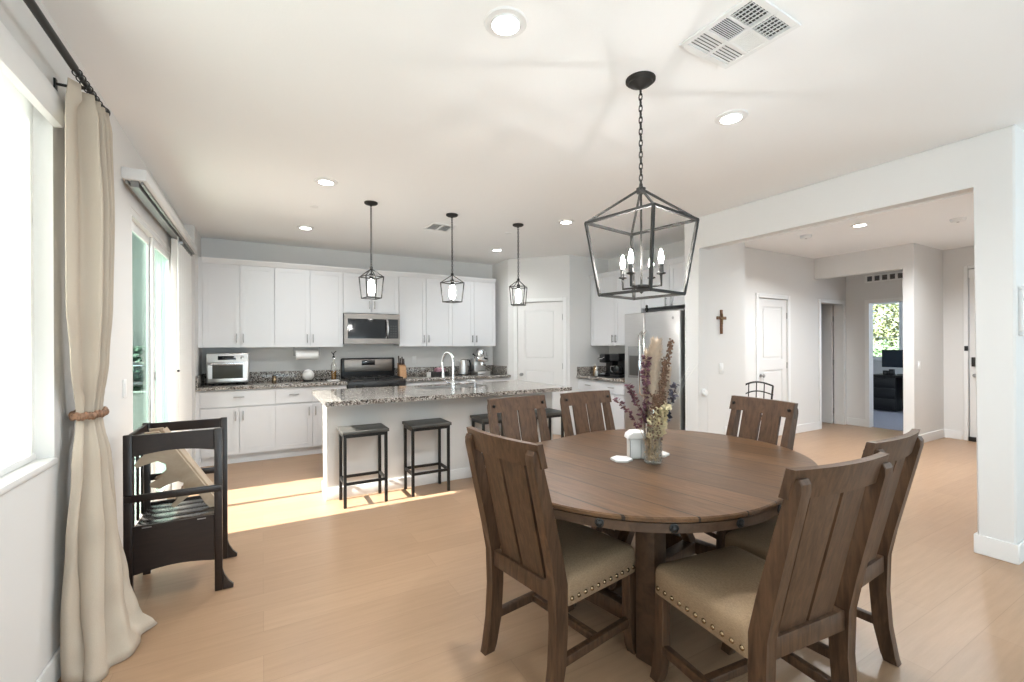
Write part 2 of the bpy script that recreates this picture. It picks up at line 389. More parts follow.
wall('wall_living_right', [(7.0, 7.1, -4.5, 0.885, 0, HZ)])


def base(name, segs, h=0.115, t=0.014):
    b = MB()
    for x0, x1, y0, y1 in segs: b.box(x0, x1, y0, y1, 0.0, h, b=0.004, seg=1)
    return struct(b.build(name, TRIM))


base('baseboard_left', [(XL, XL + 0.014, -4.5, 3.78), (XL, XL + 0.014, 5.40, 6.12)])
base('baseboard_pier', [(4.086, 4.10, 0.871, 1.074), (4.10, 4.264, 1.060, 1.074), (4.10, 7.0, 0.871, 0.885)], 0.125)
base('baseboard_stub', [(4.086, 4.10, 3.186, 3.384), (4.10, 4.934, 3.186, 3.20)], 0.125)
base('baseboard_hall', [(4.934, 6.16, 3.836, 3.85), (7.02, 7.84, 3.836, 3.85), (7.706, 8.706, 2.586, 2.60), (7.706, 7.72, 2.586, 2.72), (8.706, 8.72, 2.40, 2.60), (8.706, 8.72, 3.57, 3.836)], 0.125)
base('baseboard_pantry', [(3.396, 3.41, 6.2, 6.75)], 0.115)


def panel_door(name, w, h, M, t=0.036, knob='R', hinge='R', panels=((0.14, 0.99), (1.15, None))):
    """moulded two panel door: local x across, front at y = 0 facing -y"""
    st = 0.115; b = MB(M)
    b.box(0, w, 0.012, t, 0, h)
    b.box(0, st, 0, 0.013, 0, h); b.box(w - st, w, 0, 0.013, 0, h)
    zs = [0.0] + [z for pn in panels for z in (pn[0], pn[1] if pn[1] else h - 0.115)] + [h]
    for i in range(0, len(zs), 2): b.box(st, w - st, 0, 0.013, zs[i], zs[i + 1])
    for i in range(1, len(zs) - 1, 2):
        x0, x1, z0, z1 = st + 0.03, w - st - 0.03, zs[i] + 0.03, zs[i + 1] - 0.03
        b.box(x0, x1, 0.003, 0.013, z0, z1, b=0.006, seg=1)
    d = struct(b.build(name, DOORP))
    kx = 0.065 if knob == 'L' else w - 0.065
    k = MB(M).lathe([(0.026, 0), (0.026, 0.006), (0.010, 0.008), (0.010, 0.035), (0.024, 0.042), (0.026, 0.052), (0.018, 0.062), (0.001, 0.064)], seg=16,
                    M=TR(kx, 0, 0.915) @ Matrix.Rotation(PI / 2, 4, 'X'))
    k.build('door_knob', NICKEL, d)
    hx = 0 if hinge == 'L' else w
    for z in (0.22, 1.05, 1.80):
        MB(M).tube([(hx, -0.006, z - 0.045), (hx, -0.006, z + 0.045)], 0.008, 8).build('hinge', NICKEL, d)
    return d


def casing(parent, w, h, M, cw=0.06, t=0.016):
    b = MB(M)
    b.box(-cw, 0.0, -t, 0, 0, h + cw, b=0.004, seg=1); b.box(w, w + cw, -t, 0, 0, h + cw, b=0.004, seg=1); b.box(0.0, w, -t, 0, h, h + cw, b=0.004, seg=1)
    return b.build('casing', TRIM, parent)


d1 = panel_door('door_1', 0.722, 2.04, DM @ TR(0.159, 0.012, 0.006), knob='L')
casing(d1, 0.735, 2.05, DM @ TR(0.153, 0, 0), 0.058)
d2 = panel_door('door_2', 0.73, 2.04, TR(6.225, 3.862, 0.006), knob='L')
casing(d2, 0.742, 2.05, TR(6.219, 3.85, 0))
d3 = panel_door('door_3', 0.70, 2.04, TR(8.60, 3.995, 0.006) @ RZ(88), knob='R', hinge='L')
casing(d3, 0.722, 2.05, TR(7.899, 3.85, 0))
d4 = panel_door('door_4', 0.95, 2.41, TR(8.73, 2.325, 0.01) @ RZ(-90), knob='L', hinge='R', panels=((0.16, 0.75), (0.87, None)))
casing(d4, 0.975, 2.43, TR(8.72, 2.335, 0) @ RZ(-90), 0.045)
MB().box(8.70, 8.728, 2.265, 2.30, 1.05, 1.18, b=0.004).build('deadbolt', BLACKM, d4)
MB().box(8.688, 8.72, 2.335, 2.37, 1.27, 1.34, b=0.004).build('door_latch', BLACKM, d4)
MB().box(8.695, 8.73, 2.262, 2.325, 2.30, 2.42, b=0.006).build('door_closer', PLASTW, d4)
MB().box(8.69, 8.72, 2.23, 2.33, 0.0, 0.06, b=0.004).build('threshold_stop', BLACKM, d4)
oc = MB(TR(8.72, 3.51, 0) @ RZ(-90)); oc.box(-0.06, 0, -0.016, 0, 0, 2.10); oc.box(0, 0.73, -0.016, 0, 2.04, 2.10)
struct(oc.build('trim_1', TRIM))

# ------------------------------------------------------------------ windows and the sliding patio door
wf = MB()
wf.box(-0.90, -0.85, 0.6, 0.65, 0.915, 2.42); wf.box(-0.90, -0.85, 2.495, 2.545, 0.915, 2.42)
wf.box(-0.90, -0.85, 0.65, 2.495, 0.915, 0.97); wf.box(-0.90, -0.85, 0.65, 2.495, 2.365, 2.42); wf.box(-0.895, -0.855, 1.55, 1.60, 0.97, 2.365)
win1 = struct(wf.build('window_1', TRIM))
MB().box(-0.878, -0.872, 0.65, 2.495, 0.97, 2.365).build('pane', GL_WIN, win1, smooth=False)
MB().box(-0.85, -0.745, 0.59, 2.553, 0.895, 0.922, b=0.006).build('sill', TRIM, win1)
rs = thing('roller_shade', 'white translucent roller shade glowing over the window beside the curtain', 'window shade', (-0.81, 1.57, 0.925))
MB().box(-0.0015, 0.0015, -0.955, 0.955, 0.025, 1.44).build('shade_fabric', SHADE, rs, smooth=False)
MB().box(-0.008, 0.008, -0.955, 0.955, 0.0, 0.026, b=0.004).build('bottom_bar', TRIM, rs)
prof = [(0.055, -0.965, 1.375), (0.082, -0.965, 1.38), (0.098, -0.965, 1.41), (0.098, -0.965, 1.46), (0.09, -0.965, 1.492), (0.055, -0.965, 1.497)]
MB().prism(prof, (0, 1.955, 0)).build('cassette', TRIM, rs)

sl = MB()
Y0, Y1 = 3.82, 5.34
sl.box(-0.815, -0.758, Y0, Y0 + 0.03, 0.0, 2.31); sl.box(-0.815, -0.758, Y1 - 0.03, Y1, 0.0, 2.31); sl.box(-0.815, -0.758, Y0 + 0.03, Y1 - 0.03, 2.265, 2.31); sl.box(-0.815, -0.758, Y0 + 0.03, Y1 - 0.03, 0.0, 0.03)
win2 = struct(sl.build('window_2', TRIM))


def sash(x, y0, y1, nm):
    b = MB(); s = 0.055
    b.box(x - 0.010, x + 0.010, y0, y0 + s, 0.03, 2.265, b=0.004); b.box(x - 0.010, x + 0.010, y1 - s, y1, 0.03, 2.265, b=0.004)
    b.box(x - 0.010, x + 0.010, y0 + s, y1 - s, 0.03, 0.12, b=0.004); b.box(x - 0.010, x + 0.010, y0 + s, y1 - s, 2.20, 2.265, b=0.004)
    o = b.build('sash', TRIM, win2)
    MB().box(x - 0.003, x + 0.003, y0 + s, y1 - s, 0.12, 2.20).build('pane', GL_DOOR, o, smooth=False)
    return o


sash(-0.800, Y0 + 0.02, 4.60, 'a'); s2 = sash(-0.774, 4.545, Y1 - 0.03, 'b')
MB().box(-0.765, -0.755, 4.565, 4.577, 1.11, 1.18, b=0.004).build('door_pull', NICKEL, s2)
val = tag(MB().box(XL, -0.632, 3.573, 6.10, 2.425, 2.495, b=0.003).build('blind_valance', TRIM), 'white box valance over the sliding patio door', 'valance')
rail = MB(); rail.box(-0.715, -0.675, 3.60, 6.08, 2.385, 2.425); 
for xx in (-0.735, -0.66): rail.box(xx - 0.006, xx + 0.006, 3.60, 6.08, 2.405, 2.425)
rail.build('blind_track', NICKEL, val)
vb = thing('vertical_blinds', 'white vertical blinds stacked open at the kitchen end of patio door', 'blinds', (-0.70, 5.10, 0.03))
for k in range(22):
    y = 0.0 + k * 0.043
    a = math.radians(62 + 6 * math.sin(k * 2.1)); c, s = math.cos(a) * 0.043, math.sin(a) * 0.043
    M = TR(0, y, 0) @ Matrix.Rotation(a, 4, 'Z')
    MB(M).box(-0.040, 0.040, -0.0012, 0.0012, 0, 2.345).build('blind_slat', BLIND, vb, smooth=False)
MB().tube([(0.03, -0.04, 2.36), (0.03, -0.05, 1.14)], 0.004, 6).build('wand', PLASTW, vb)
MB().ball((0.03, -0.05, 1.13), 0.012).build('wand_grip', BLACKM, vb)
MB().box(-0.04, 0.05, 0.10, 0.17, 2.325, 2.352, b=0.005).build('carrier', NICKEL, vb)

ow = MB()
for y0, y1, z0, z1 in ((4.22, 4.27, 1.04, 2.30), (4.83, 4.88, 1.04, 2.30), (4.27, 4.83, 1.04, 1.09), (4.27, 4.83, 2.25, 2.30), (4.27, 4.83, 1.50, 1.515), (4.27, 4.83, 1.93, 1.945)): ow.box(11.92, 11.97, y0, y1, z0, z1)
win3 = struct(ow.build('window_3', TRIM)); MB().box(11.943, 11.947, 4.27, 4.83, 1.09, 2.25).build('pane', GL_WIN, win3, smooth=False)
MB().box(11.86, 11.92, 4.18, 4.92, 1.0, 1.04, b=0.005).build('sill', TRIM, win3)

def fill_frame(name, M, w, h, z0):  # added bare frames around the fill lamps; the walls behind have no opening
    b = MB(M); x0, x1 = -w / 2, w / 2
    b.box(x0 - 0.06, x0, -0.02, 0.02, z0 - 0.06, z0 + h + 0.06); b.box(x1, x1 + 0.06, -0.02, 0.02, z0 - 0.06, z0 + h + 0.06); b.box(x0, x1, -0.02, 0.02, z0 - 0.06, z0); b.box(x0, x1, -0.02, 0.02, z0 + h, z0 + h + 0.06)
    return struct(b.build(name, TRIM, smooth=False))


fill_frame('added_frame_rear', TR(1.6, -4.478, 0), 3.7, 2.25, 0.12)
fill_frame('added_frame_side', TR(6.978, -1.9, 0) @ RZ(90), 3.3, 2.05, 0.25)
fill_frame('added_frame_left', TR(-0.733, -1.6, 0) @ RZ(90), 2.5, 2.1, 0.06)
fill_frame('added_frame_office', TR(10.4, 2.022, 0), 1.7, 1.3, 0.95)
light('office_fill_light', 'AREA', (10.4, 2.06, 1.6), 45.0, (0.72, 0.86, 1.0), aim=(0, 1, -0.1), shape='RECTANGLE', size=1.6, size_y=1.2)  # added fill lamp brightening the office, standing before a solid wall

# ------------------------------------------------------------------ outside
struct(MB().box(-30, 40, -20, 40, -0.30, -0.08).build('ground', CONC, smooth=False))
struct(MB().box(-5.5, -1.15, 11.0, 11.25, -0.08, 5.0).build('wall_garden', STUCCO, smooth=False))
struct(MB().box(-5.5, -1.1, 9.8, 10.1, -0.08, 0.60).build('wall_planter', STUCCO, smooth=False))
pp = tag(MB().box(-1.66, -1.50, 7.4, 7.56, -0.08, 2.9, b=0.01).build('patio_post', STUCCO), 'grey patio cover post outside the sliding glass door', 'post')


def leaf_cloud(name, m, c, rad, n, size, parent=None, shell=0.55):
    b = MB(); rnd = random.Random(len(name) * 31 + n)
    for i in range(n):
        d = Vector((rnd.gauss(0, 1), rnd.gauss(0, 1), rnd.gauss(0, 1))).normalized() * (shell + (1 - shell) * rnd.random())
        p = Vector((c[0] + d.x * rad[0], c[1] + d.y * rad[1], c[2] + d.z * rad[2]))
        u = Vector((rnd.gauss(0, 1), rnd.gauss(0, 1), rnd.gauss(0, 0.6))).normalized(); v = u.orthogonal().normalized()
        s = size * (0.6 + 0.8 * rnd.random())
        b.quad(p - u * s, p - v * s * 0.5, p + u * s, p + v * s * 0.5)
    return b.build(name, m, parent, smooth=False)


hd = thing('hedge_shrub', 'dark green shrub growing above planter outside the glass door', 'shrub', (-2.3, 10.45, 0.3))
leaf_cloud('foliage', HEDGEM, (0, 0, 0.68), (1.1, 0.35, 0.45), 2600, 0.07, hd, 0.3)
MB().tube([(0, 0, -0.4), (0.03, 0, 0.1), (0, 0.02, 0.6)], [0.05, 0.04, 0.02], 8).build('trunk', BARK, hd)
tr = thing('tree', 'leafy sunlit tree filling the view through office window', 'tree', (18.0, 7.3, -0.08))
MB().tube([(0, 0, 0), (0.05, 0.05, 1.0), (0, 0, 2.4)], [0.18, 0.14, 0.08], 10).build('trunk', BARK, tr)
leaf_cloud('crown', LEAFL, (0, 0, 3.0), (1.6, 3.2, 2.3), 16000, 0.075, tr, 0.5)
sh = thing('garden_bush', 'low green bush under the tree outside the office window', 'bush', (16.3, 6.4, -0.08))
leaf_cloud('foliage', LEAFG, (0, 0, 0.85), (0.7, 2.2, 0.75), 5000, 0.06, sh, 0.4)
MB().tube([(0, 0, 0), (0, 0, 0.7)], 0.03, 8).build('stem', BARK, sh)

# ------------------------------------------------------------------ kitchen cabinets
def shaker(b, x0, x1, z0, z1, M=None, st=0.055, t=0.02):
    """front at y=0 facing -y"""
    g = 0.0026; x0 += g; x1 -= g; z0 += g; z1 -= g
    b.box(x0, x1, 0.007, t, z0, z1, M=M)
    b.box(x0, x0 + st, 0, 0.0071, z0, z1, M=M); b.box(x1 - st, x1, 0, 0.0071, z0, z1, M=M)
    b.box(x0 + st, x1 - st, 0, 0.0071, z0, z0 + st, M=M); b.box(x0 + st, x1 - st, 0, 0.0071, z1 - st, z1, M=M)


def pull(x, z, vert, ln=0.11):
    b = MB()
    if vert:
        b.box(x - 0.006, x + 0.006, -0.032, -0.022, z - ln / 2, z + ln / 2, b=0.002)
        for s in (-1, 1): b.box(x - 0.004, x + 0.004, -0.024, 0.002, z + s * ln * 0.36 - 0.004, z + s * ln * 0.36 + 0.004)
    else:
        b.box(x - ln / 2, x + ln / 2, -0.032, -0.022, z - 0.006, z + 0.006, b=0.002)
        for s in (-1, 1): b.box(x + s * ln * 0.36 - 0.004, x + s * ln * 0.36 + 0.004, -0.024, 0.002, z - 0.004, z + 0.004)
    return b


def cabinet(name, label, cat, loc, rz, w, d, z0, z1, fronts, group, toe=0.0, crown=None, deep=None):
    """front plane at local y = 0 facing -y, x from 0 to w"""
    t = thing(name, label, cat, loc, rz, group)
    b = MB(); b.box(0, w, 0.021, d, z0 + toe, z1)
    if toe: b.box(0, w, 0.05, d, z0, z0 + toe)
    b.build('carcass', CAB, t, smooth=False)
    if crown:
        c = MB(); y = -0.03
        c.prism([(0, 0.02, z1), (0, 0.0, z1), (0, y * 0.4, z1 + crown * 0.35), (0, y, z1 + crown * 0.8), (0, y, z1 + crown), (0, 0.02, z1 + crown)], (w, 0, 0)); c.build('crown_moulding', CAB, t, smooth=False)
    for kind, x0, x1, a0, a1, hp in fronts:
        f = MB()
        if kind == 'door': shaker(f, x0, x1, a0, a1)
        else: f.box(x0 + 0.0018, x1 - 0.0018, 0, 0.02, a0 + 0.0018, a1 - 0.0018, b=0.002, seg=1)
        fo = f.build(kind, CAB, t, smooth=False)
        if hp: pull(hp[0], hp[1], kind == 'door').build('handle', NICKEL, fo)
    return t


UZ0, UZ1 = 1.367, 2.385
GU = 'white upper cabinets on the back wall'
def up2(x0, xm, x1, label, z0=UZ0):
    w = x1 - x0; m = xm - x0; hz = z0 + 0.115
    return cabinet('upper_cabinet', label, 'cabinet', (x0, 6.42, 0), 0, w, 0.328, z0, UZ1,
                   [('door', 0, m, z0, UZ1, (m - 0.035, hz)), ('door', m, w, z0, UZ1, (m + 0.035, hz))], GU, crown=0.068)


up2(-0.62, -0.236, 0.139, 'white two-door upper cabinet above the toaster oven')
up2(0.139, 0.552, 0.965, 'white two-door upper cabinet with the paper towel roll under it')
up2(0.965, 1.347, 1.73, 'short white two-door upper cabinet directly above the microwave', z0=1.835)
up2(1.73, 2.137, 2.55, 'white two-door upper cabinet above the knife block and dish rack')
up2(2.55, 2.92, 3.30, 'white two-door upper cabinet above the kettle, beside the pantry corner')
struct(MB().box(-0.66, -0.62, 6.425, 6.75, UZ0, UZ1 + 0.06).build('trim_2', CAB, smooth=False))
GB = 'white base cabinets on the back wall'
def base_cab(x0, x1, label, doors, drawers):
    w = x1 - x0; fr = []
    for a, b2, hx in doors: fr.append(('door', a - x0, b2 - x0, 0.108, 0.665, (hx - x0, 0.565)))
    for a, b2 in drawers: fr.append(('drawer', a - x0, b2 - x0, 0.675, 0.862, ((a + b2) / 2 - x0, 0.785)))
    return cabinet('base_cabinet', label, 'cabinet', (x0, 6.15, 0), 0, w, 0.598, 0, 0.875, fr, GB, toe=0.1)


base_cab(-0.62, 0.139, 'white base cabinet with one wide drawer beneath the toaster oven', [(-0.62, -0.236, -0.275), (-0.236, 0.139, -0.197)], [(-0.62, 0.139)])
base_cab(0.139, 0.965, 'white base cabinet with two drawers between range and toaster oven cabinet', [(0.139, 0.55, 0.512), (0.55, 0.965, 0.588)], [(0.139, 0.55), (0.55, 0.965)])
base_cab(1.74, 2.55, 'white base cabinet under the knife block, beside the range', [(1.74, 2.145, 2.107), (2.145, 2.55, 2.183)], [(1.74, 2.145), (2.145, 2.55)])
base_cab(2.55, 3.36, 'white base cabinet under the kettle, next to pantry corner', [(2.55, 2.955, 2.917), (2.955, 3.36, 2.993)], [(2.55, 2.955), (2.955, 3.36)])
struct(MB().box(-0.66, -0.62, 6.155, 6.75, 0, 0.875).build('trim_4', CAB, smooth=False))
struct(MB().box(3.36, 3.41, 6.155, 6.75, 0, 0.875).build('trim_5', CAB, smooth=False))
def counter(label, x0, x1, splash):
    b = MB(); b.box(x0, x1, 6.11, 6.75, 0.875, 0.914, b=0.004)
    o = tag(b.build('countertop', GRAN), label, 'countertop', 'granite countertops along the back wall')
    s = MB()
    for q in splash: s.box(*q, b=0.003)
    s.build('backsplash', GRAN, o); return o
counter('speckled granite countertop and backsplash carrying the toaster oven', -0.658, 0.968, [(-0.636, 0.968, 6.728, 6.75, 0.914, 1.045), (-0.658, -0.636, 6.13, 6.75, 0.914, 1.045)])
counter('speckled granite countertop and backsplash behind the sink faucet', 1.742, 3.408, [(1.742, 3.386, 6.728, 6.75, 0.914, 1.045), (3.386, 3.408, 6.24, 6.75, 0.914, 1.045)])

# side run (fronts face the window wall, local x runs toward the viewer)
GS = 'white upper cabinets around the refrigerator'
cabinet('upper_cabinet', 'tall white two-door upper cabinet above the coffee maker', 'cabinet', (4.47, 5.455, 0), -90, 1.065, 0.365, UZ0, UZ1,
        [('door', 0.0, 0.543, UZ0, UZ1, (0.508, UZ0 + 0.1)), ('door', 0.543, 1.065, UZ0, UZ1, (0.578, UZ0 + 0.1))], GS, crown=0.068)
cabinet('upper_cabinet', 'short white two-door cabinet mounted over the steel refrigerator', 'cabinet', (4.47, 4.388, 0), -90, 0.98, 0.365, 1.865, UZ1,
        [('door', 0.0, 0.475, 1.865, UZ1, (0.43, 1.92)), ('door', 0.475, 0.98, 1.865, UZ1, (0.52, 1.92))], GS, crown=0.068)
cabinet('base_cabinet', 'white base cabinet with two drawers under the coffee maker', 'cabinet', (4.22, 5.458, 0), -90, 1.0, 0.62, 0, 0.875,
        [('drawer', 0, 0.50, 0.70, 0.862, (0.26, 0.785)), ('drawer', 0.50, 1.0, 0.70, 0.862, (0.76, 0.785)),
         ('door', 0, 0.50, 0.108, 0.69, (0.46, 0.59)), ('door', 0.50, 1.0, 0.108, 0.69, (0.54, 0.59))], None, toe=0.1)
cc = tag(MB().box(4.185, 4.84, 4.452, 5.46, 0.875, 0.914, b=0.004).build('countertop', GRAN), 'short granite countertop between the pantry wall and refrigerator', 'countertop')
MB().box(4.20, 4.818, 5.438, 5.46, 0.914, 1.045, b=0.003).box(4.818, 4.84, 4.452, 5.46, 0.914, 1.045, b=0.003).build('backsplash', GRAN, cc)

# ------------------------------------------------------------------ island
isl = thing('kitchen_island', 'long white kitchen island base standing behind the black stools', 'kitchen island', (0.50, 4.285, 0))
MB().box(0, 2.44, 0, 0.30, 0, 0.874).box(0.07, 2.40, 0.78, 0.80, 0, 0.874).box(0.07, 0.09, 0.30, 0.78, 0, 0.874).box(2.38, 2.40, 0.30, 0.78, 0, 0.874).build('body', WALL, isl, smooth=False)
MB().box(-0.012, 2.452, -0.012, 0.0, 0, 0.105, b=0.003).box(-0.012, 0, 0, 0.30, 0, 0.105, b=0.003).build('baseboard', TRIM, isl)
MB().box(0.055, 0.07, 0.30, 0.795, 0.10, 0.874).build('end_panel', CAB, isl, smooth=False)
SX0, SX1, SY0, SY1 = 1.50, 2.26, 4.60, 4.99
it = MB(); X0, X1, YA, YB = 0.455, 2.99, 3.975, 5.13
it.box(X0, SX0, YA, YB, 0.875, 0.914); it.box(SX1, X1, YA, YB, 0.875, 0.914); it.box(SX0, SX1, YA, SY0, 0.875, 0.914); it.box(SX0, SX1, SY1, YB, 0.875, 0.914)
bmesh.ops.remove_doubles(it.bm, verts=it.bm.verts[:], dist=1e-5)
tag(it.build('island_countertop', GRAN, smooth=False), 'polished speckled granite slab topping the kitchen island', 'countertop')
sk = MB(); w = 0.012
sk.box(SX0, SX1, SY0, SY1, 0.70, 0.70 + w); sk.box(SX0, SX0 + w, SY0, SY1, 0.70, 0.905); sk.box(SX1 - w, SX1, SY0, SY1, 0.70, 0.905); sk.box(SX0, SX1, SY0, SY0 + w, 0.70, 0.905); sk.box(SX0, SX1, SY1 - w, SY1, 0.70, 0.905)
tag(sk.build('kitchen_sink', STEEL, smooth=False), 'undermount steel sink basin set in the island top', 'sink')
fc = thing('faucet', 'chrome gooseneck faucet rising from the island beside the sink', 'faucet', (1.74, 4.36, 0.914))
MB().lathe([(0.030, 0), (0.030, 0.008), (0.021, 0.014), (0.021, 0.10), (0.015, 0.11)], seg=16).build('base', CHROME, fc)
pts = [(0, 0, 0.10), (0, 0, 0.285)]
for k in range(1, 13):
    a = PI * k / 12 * 1.12; rr = 0.066; q = rr - rr * math.cos(a); pts.append((-q * 0.62, q * 0.78, 0.285 + rr * math.sin(a) * 1.7))
pts.append((pts[-1][0] + 0.003, pts[-1][1] - 0.004, pts[-1][2] - 0.06))
MB().tube(pts, 0.0125, 10).build('spout', CHROME, fc)
MB().tube([pts[-1], (pts[-1][0] + 0.002, pts[-1][1] - 0.003, pts[-1][2] - 0.06)], [0.015, 0.018], 10).build('spray_head', CHROME, fc)
MB().tube([(0, 0, 0.06), (-0.05, 0.01, 0.075), (-0.10, 0.02, 0.12)], [0.010, 0.008, 0.007], 8).build('lever', CHROME, fc)
sd = thing('soap_dispenser', 'small chrome soap pump next to the island faucet', 'soap dispenser', (1.98, 4.34, 0.914))
MB().lathe([(0.022, 0), (0.022, 0.006), (0.014, 0.012), (0.013, 0.06), (0.006, 0.065), (0.006, 0.095)], seg=14).build('pump_body', CHROME, sd)
MB().tube([(0, 0, 0.09), (-0.03, 0.04, 0.098), (-0.05, 0.07, 0.088)], 0.008, 8).build('nozzle', CHROME, sd)

# ------------------------------------------------------------------ bar stools
def stool():
    t = thing('bar_stool', 'black backless bar stool at the sunlit end of the island', 'bar stool', (0.782, 4.118, 0), 0, 'black bar stools along the island')
    MB().box(-0.195, 0.195, -0.155, 0.155, 0.625, 0.652, b=0.003).build('seat', STOOLW, t)
    MB().box(-0.185, 0.185, -0.135, -0.110, 0.595, 0.625).box(-0.185, 0.185, 0.11, 0.135, 0.595, 0.625).box(-0.185, -0.16, -0.11, 0.11, 0.595, 0.625).box(0.16, 0.185, -0.11, 0.11, 0.595, 0.625).build('seat_frame', BLACKM, t, smooth=False)
    for sx in (-1, 1):
        for sy in (-1, 1):
            MB().box(sx * 0.185, sx * 0.160, sy * 0.135, sy * 0.110, 0, 0.595, b=0.002, seg=1).build('leg', BLACKM, t, smooth=False)
    b = MB()
    b.box(-0.16, 0.16, -0.133, -0.112, 0.19, 0.212); b.box(-0.16, 0.16, 0.112, 0.133, 0.19, 0.212); b.box(-0.183, -0.162, -0.11, 0.11, 0.19, 0.212); b.box(0.162, 0.183, -0.11, 0.11, 0.19, 0.212)
    b.build('footrest', BLACKM, t, smooth=False); return t


st0 = stool()
for loc, lb in (((1.370, 4.118, 0), 'black backless bar stool standing between the first and third stools'),
                ((2.085, 4.118, 0), 'black bar stool partly hidden by the first slatted chair, under the faucet'),
                ((2.70, 4.118, 0), 'black bar stool seen between the two chairs backed to the island')):
    dup(st0, loc=loc, label=lb)

# ------------------------------------------------------------------ appliances
mw = thing('microwave', 'stainless over-the-range microwave with dark door window', 'microwave', (0.968, 6.36, 1.407))
MB().box(0, 0.757, 0.025, 0.385, 0, 0.418, b=0.004).build('body', BLACKM, mw)
f = MB(); f.box(0, 0.757, 0, 0.026, 0.345, 0.418, b=0.003); f.box(0, 0.757, 0, 0.026, 0.0, 0.075, b=0.003); f.box(0, 0.045, 0, 0.026, 0.075, 0.345); f.box(0.735, 0.757, 0, 0.026, 0.075, 0.345)
f.build('front_frame', STEELD, mw, smooth=False)
MB().box(0.045, 0.585, 0.004, 0.026, 0.075, 0.345).build('door', DARKGL, mw, smooth=False)
MB().box(0.60, 0.735, 0.003, 0.026, 0.075, 0.345).build('control_panel', BLACK, mw, smooth=False)
kk = MB()
for i in range(5):
    for j in range(3): kk.box(0.622 + j * 0.034, 0.646 + j * 0.034, 0.0, 0.004, 0.10 + i * 0.035, 0.12 + i * 0.035)
kk.build('keypad', mat('keypad_grey', (0.05, 0.05, 0.05), 0.5), mw, smooth=False)
MB().tube([(0.575, -0.002, 0.085), (0.575, -0.035, 0.11), (0.575, -0.045, 0.21), (0.575, -0.035, 0.31), (0.575, -0.002, 0.335)], 0.016, 8).build('handle', CHROME, mw)

rg = thing('range', 'black and stainless gas range under the microwave', 'stove', (0.972, 6.11, 0))
MB().box(0, 0.764, 0.03, 0.635, 0.02, 0.90).build('body', BLACK, rg, smooth=False)
MB().box(0.01, 0.754, 0.0, 0.03, 0.18, 0.74, b=0.006).build('oven_door', STEEL, rg)
MB().tube([(0.06, -0.045, 0.70), (0.70, -0.045, 0.70)], 0.012, 8).bar((0.08, 0.0, 0.70), (0.08, -0.045, 0.70), 0.015).bar((0.68, 0, 0.70), (0.68, -0.045, 0.70), 0.015).build('oven_handle', CHROME, rg)
MB().box(0.0, 0.764, -0.015, 0.04, 0.765, 0.905, b=0.01).build('control_panel', BLACK, rg)
for x in (0.10, 0.20, 0.55, 0.65):
    MB().lathe([(0.022, 0), (0.022, 0.01), (0.017, 0.014), (0.015, 0.032), (0.001, 0.033)], seg=14, M=TR(x, -0.015, 0.845) @ Matrix.Rotation(PI / 2, 4, 'X')).build('knob', BLACKM, rg)
MB().box(0, 0.764, 0.02, 0.58, 0.90, 0.915, b=0.004).build('cooktop', BLACK, rg)
for gx in (0.03, 0.395):
    g = MB(); 
    for x in (gx, gx + 0.11, gx + 0.225, gx + 0.335): g.box(x, x + 0.012, 0.06, 0.54, 0.93, 0.945)
    for y in (0.06, 0.29, 0.528): g.box(gx, gx + 0.347, y, y + 0.012, 0.93, 0.945)
    for x in (gx, gx + 0.335):
        for y in (0.06, 0.528): g.box(x, x + 0.012, y, y + 0.012, 0.912, 0.932)
    g.build('burner_grate', BLACKM, rg, smooth=False)
bg = MB(); bg.box(0, 0.764, 0.575, 0.635, 0.90, 1.205, b=0.022, seg=3); bgo = bg.build('backguard', BLACK, rg)
MB().box(0.045, 0.72, 0.566, 0.58, 1.01, 1.185, b=0.006).build('backguard_panel', STEELD, bgo)
MB().box(0.28, 0.47, 0.560, 0.568, 1.10, 1.175, b=0.004).build('display', DARKGL, bgo)

to = thing('toaster_oven', 'stainless countertop toaster oven with glass door', 'toaster oven', (-0.575, 6.30, 0.914))
for x in (0.04, 0.39):
    for y in (0.05, 0.29): MB().lathe([(0.015, 0), (0.012, 0.03)], (x, y, 0), 10).build('foot', BLACKM, to)
MB().box(0, 0.43, 0.02, 0.34, 0.028, 0.385, b=0.014).build('body', STEEL, to)
MB().prism([(0.006, 0.02, 0.285), (0.006, 0.005, 0.285), (0.006, 0.02, 0.375), (0.006, 0.03, 0.375)], (0.418, 0, 0)).build('control_panel', STEEL, to, smooth=False)
MB(TR(0, 0.009, 0.305) @ Matrix.Rotation(-0.16, 4, 'X')).box(0.115, 0.30, -0.004, 0.003, 0.0, 0.05, b=0.002).build('display', DARKGL, to)
MB(TR(0.365, 0.008, 0.33) @ Matrix.Rotation(PI / 2 - 0.16, 4, 'X')).lathe([(0.022, 0), (0.020, 0.016), (0.001, 0.017)], seg=16).build('dial', CHROME, to)
dd = MB(); dd.box(0.02, 0.41, 0, 0.02, 0.04, 0.085, b=0.003); dd.box(0.02, 0.41, 0, 0.02, 0.245, 0.275, b=0.003); dd.box(0.02, 0.06, 0, 0.02, 0.085, 0.245); dd.box(0.37, 0.41, 0, 0.02, 0.085, 0.245)
do = dd.build('door', STEEL, to); MB().box(0.06, 0.37, 0.006, 0.016, 0.085, 0.245).build('window', mat('oven_glass', (0.05, 0.05, 0.04), 0.08), do, smooth=False)
MB().tube([(0.05, -0.03, 0.262), (0.38, -0.03, 0.262)], 0.010, 8).bar((0.06, 0, 0.262), (0.06, -0.03, 0.262), 0.012).bar((0.37, 0, 0.262), (0.37, -0.03, 0.262), 0.012).build('handle', CHROME, do)

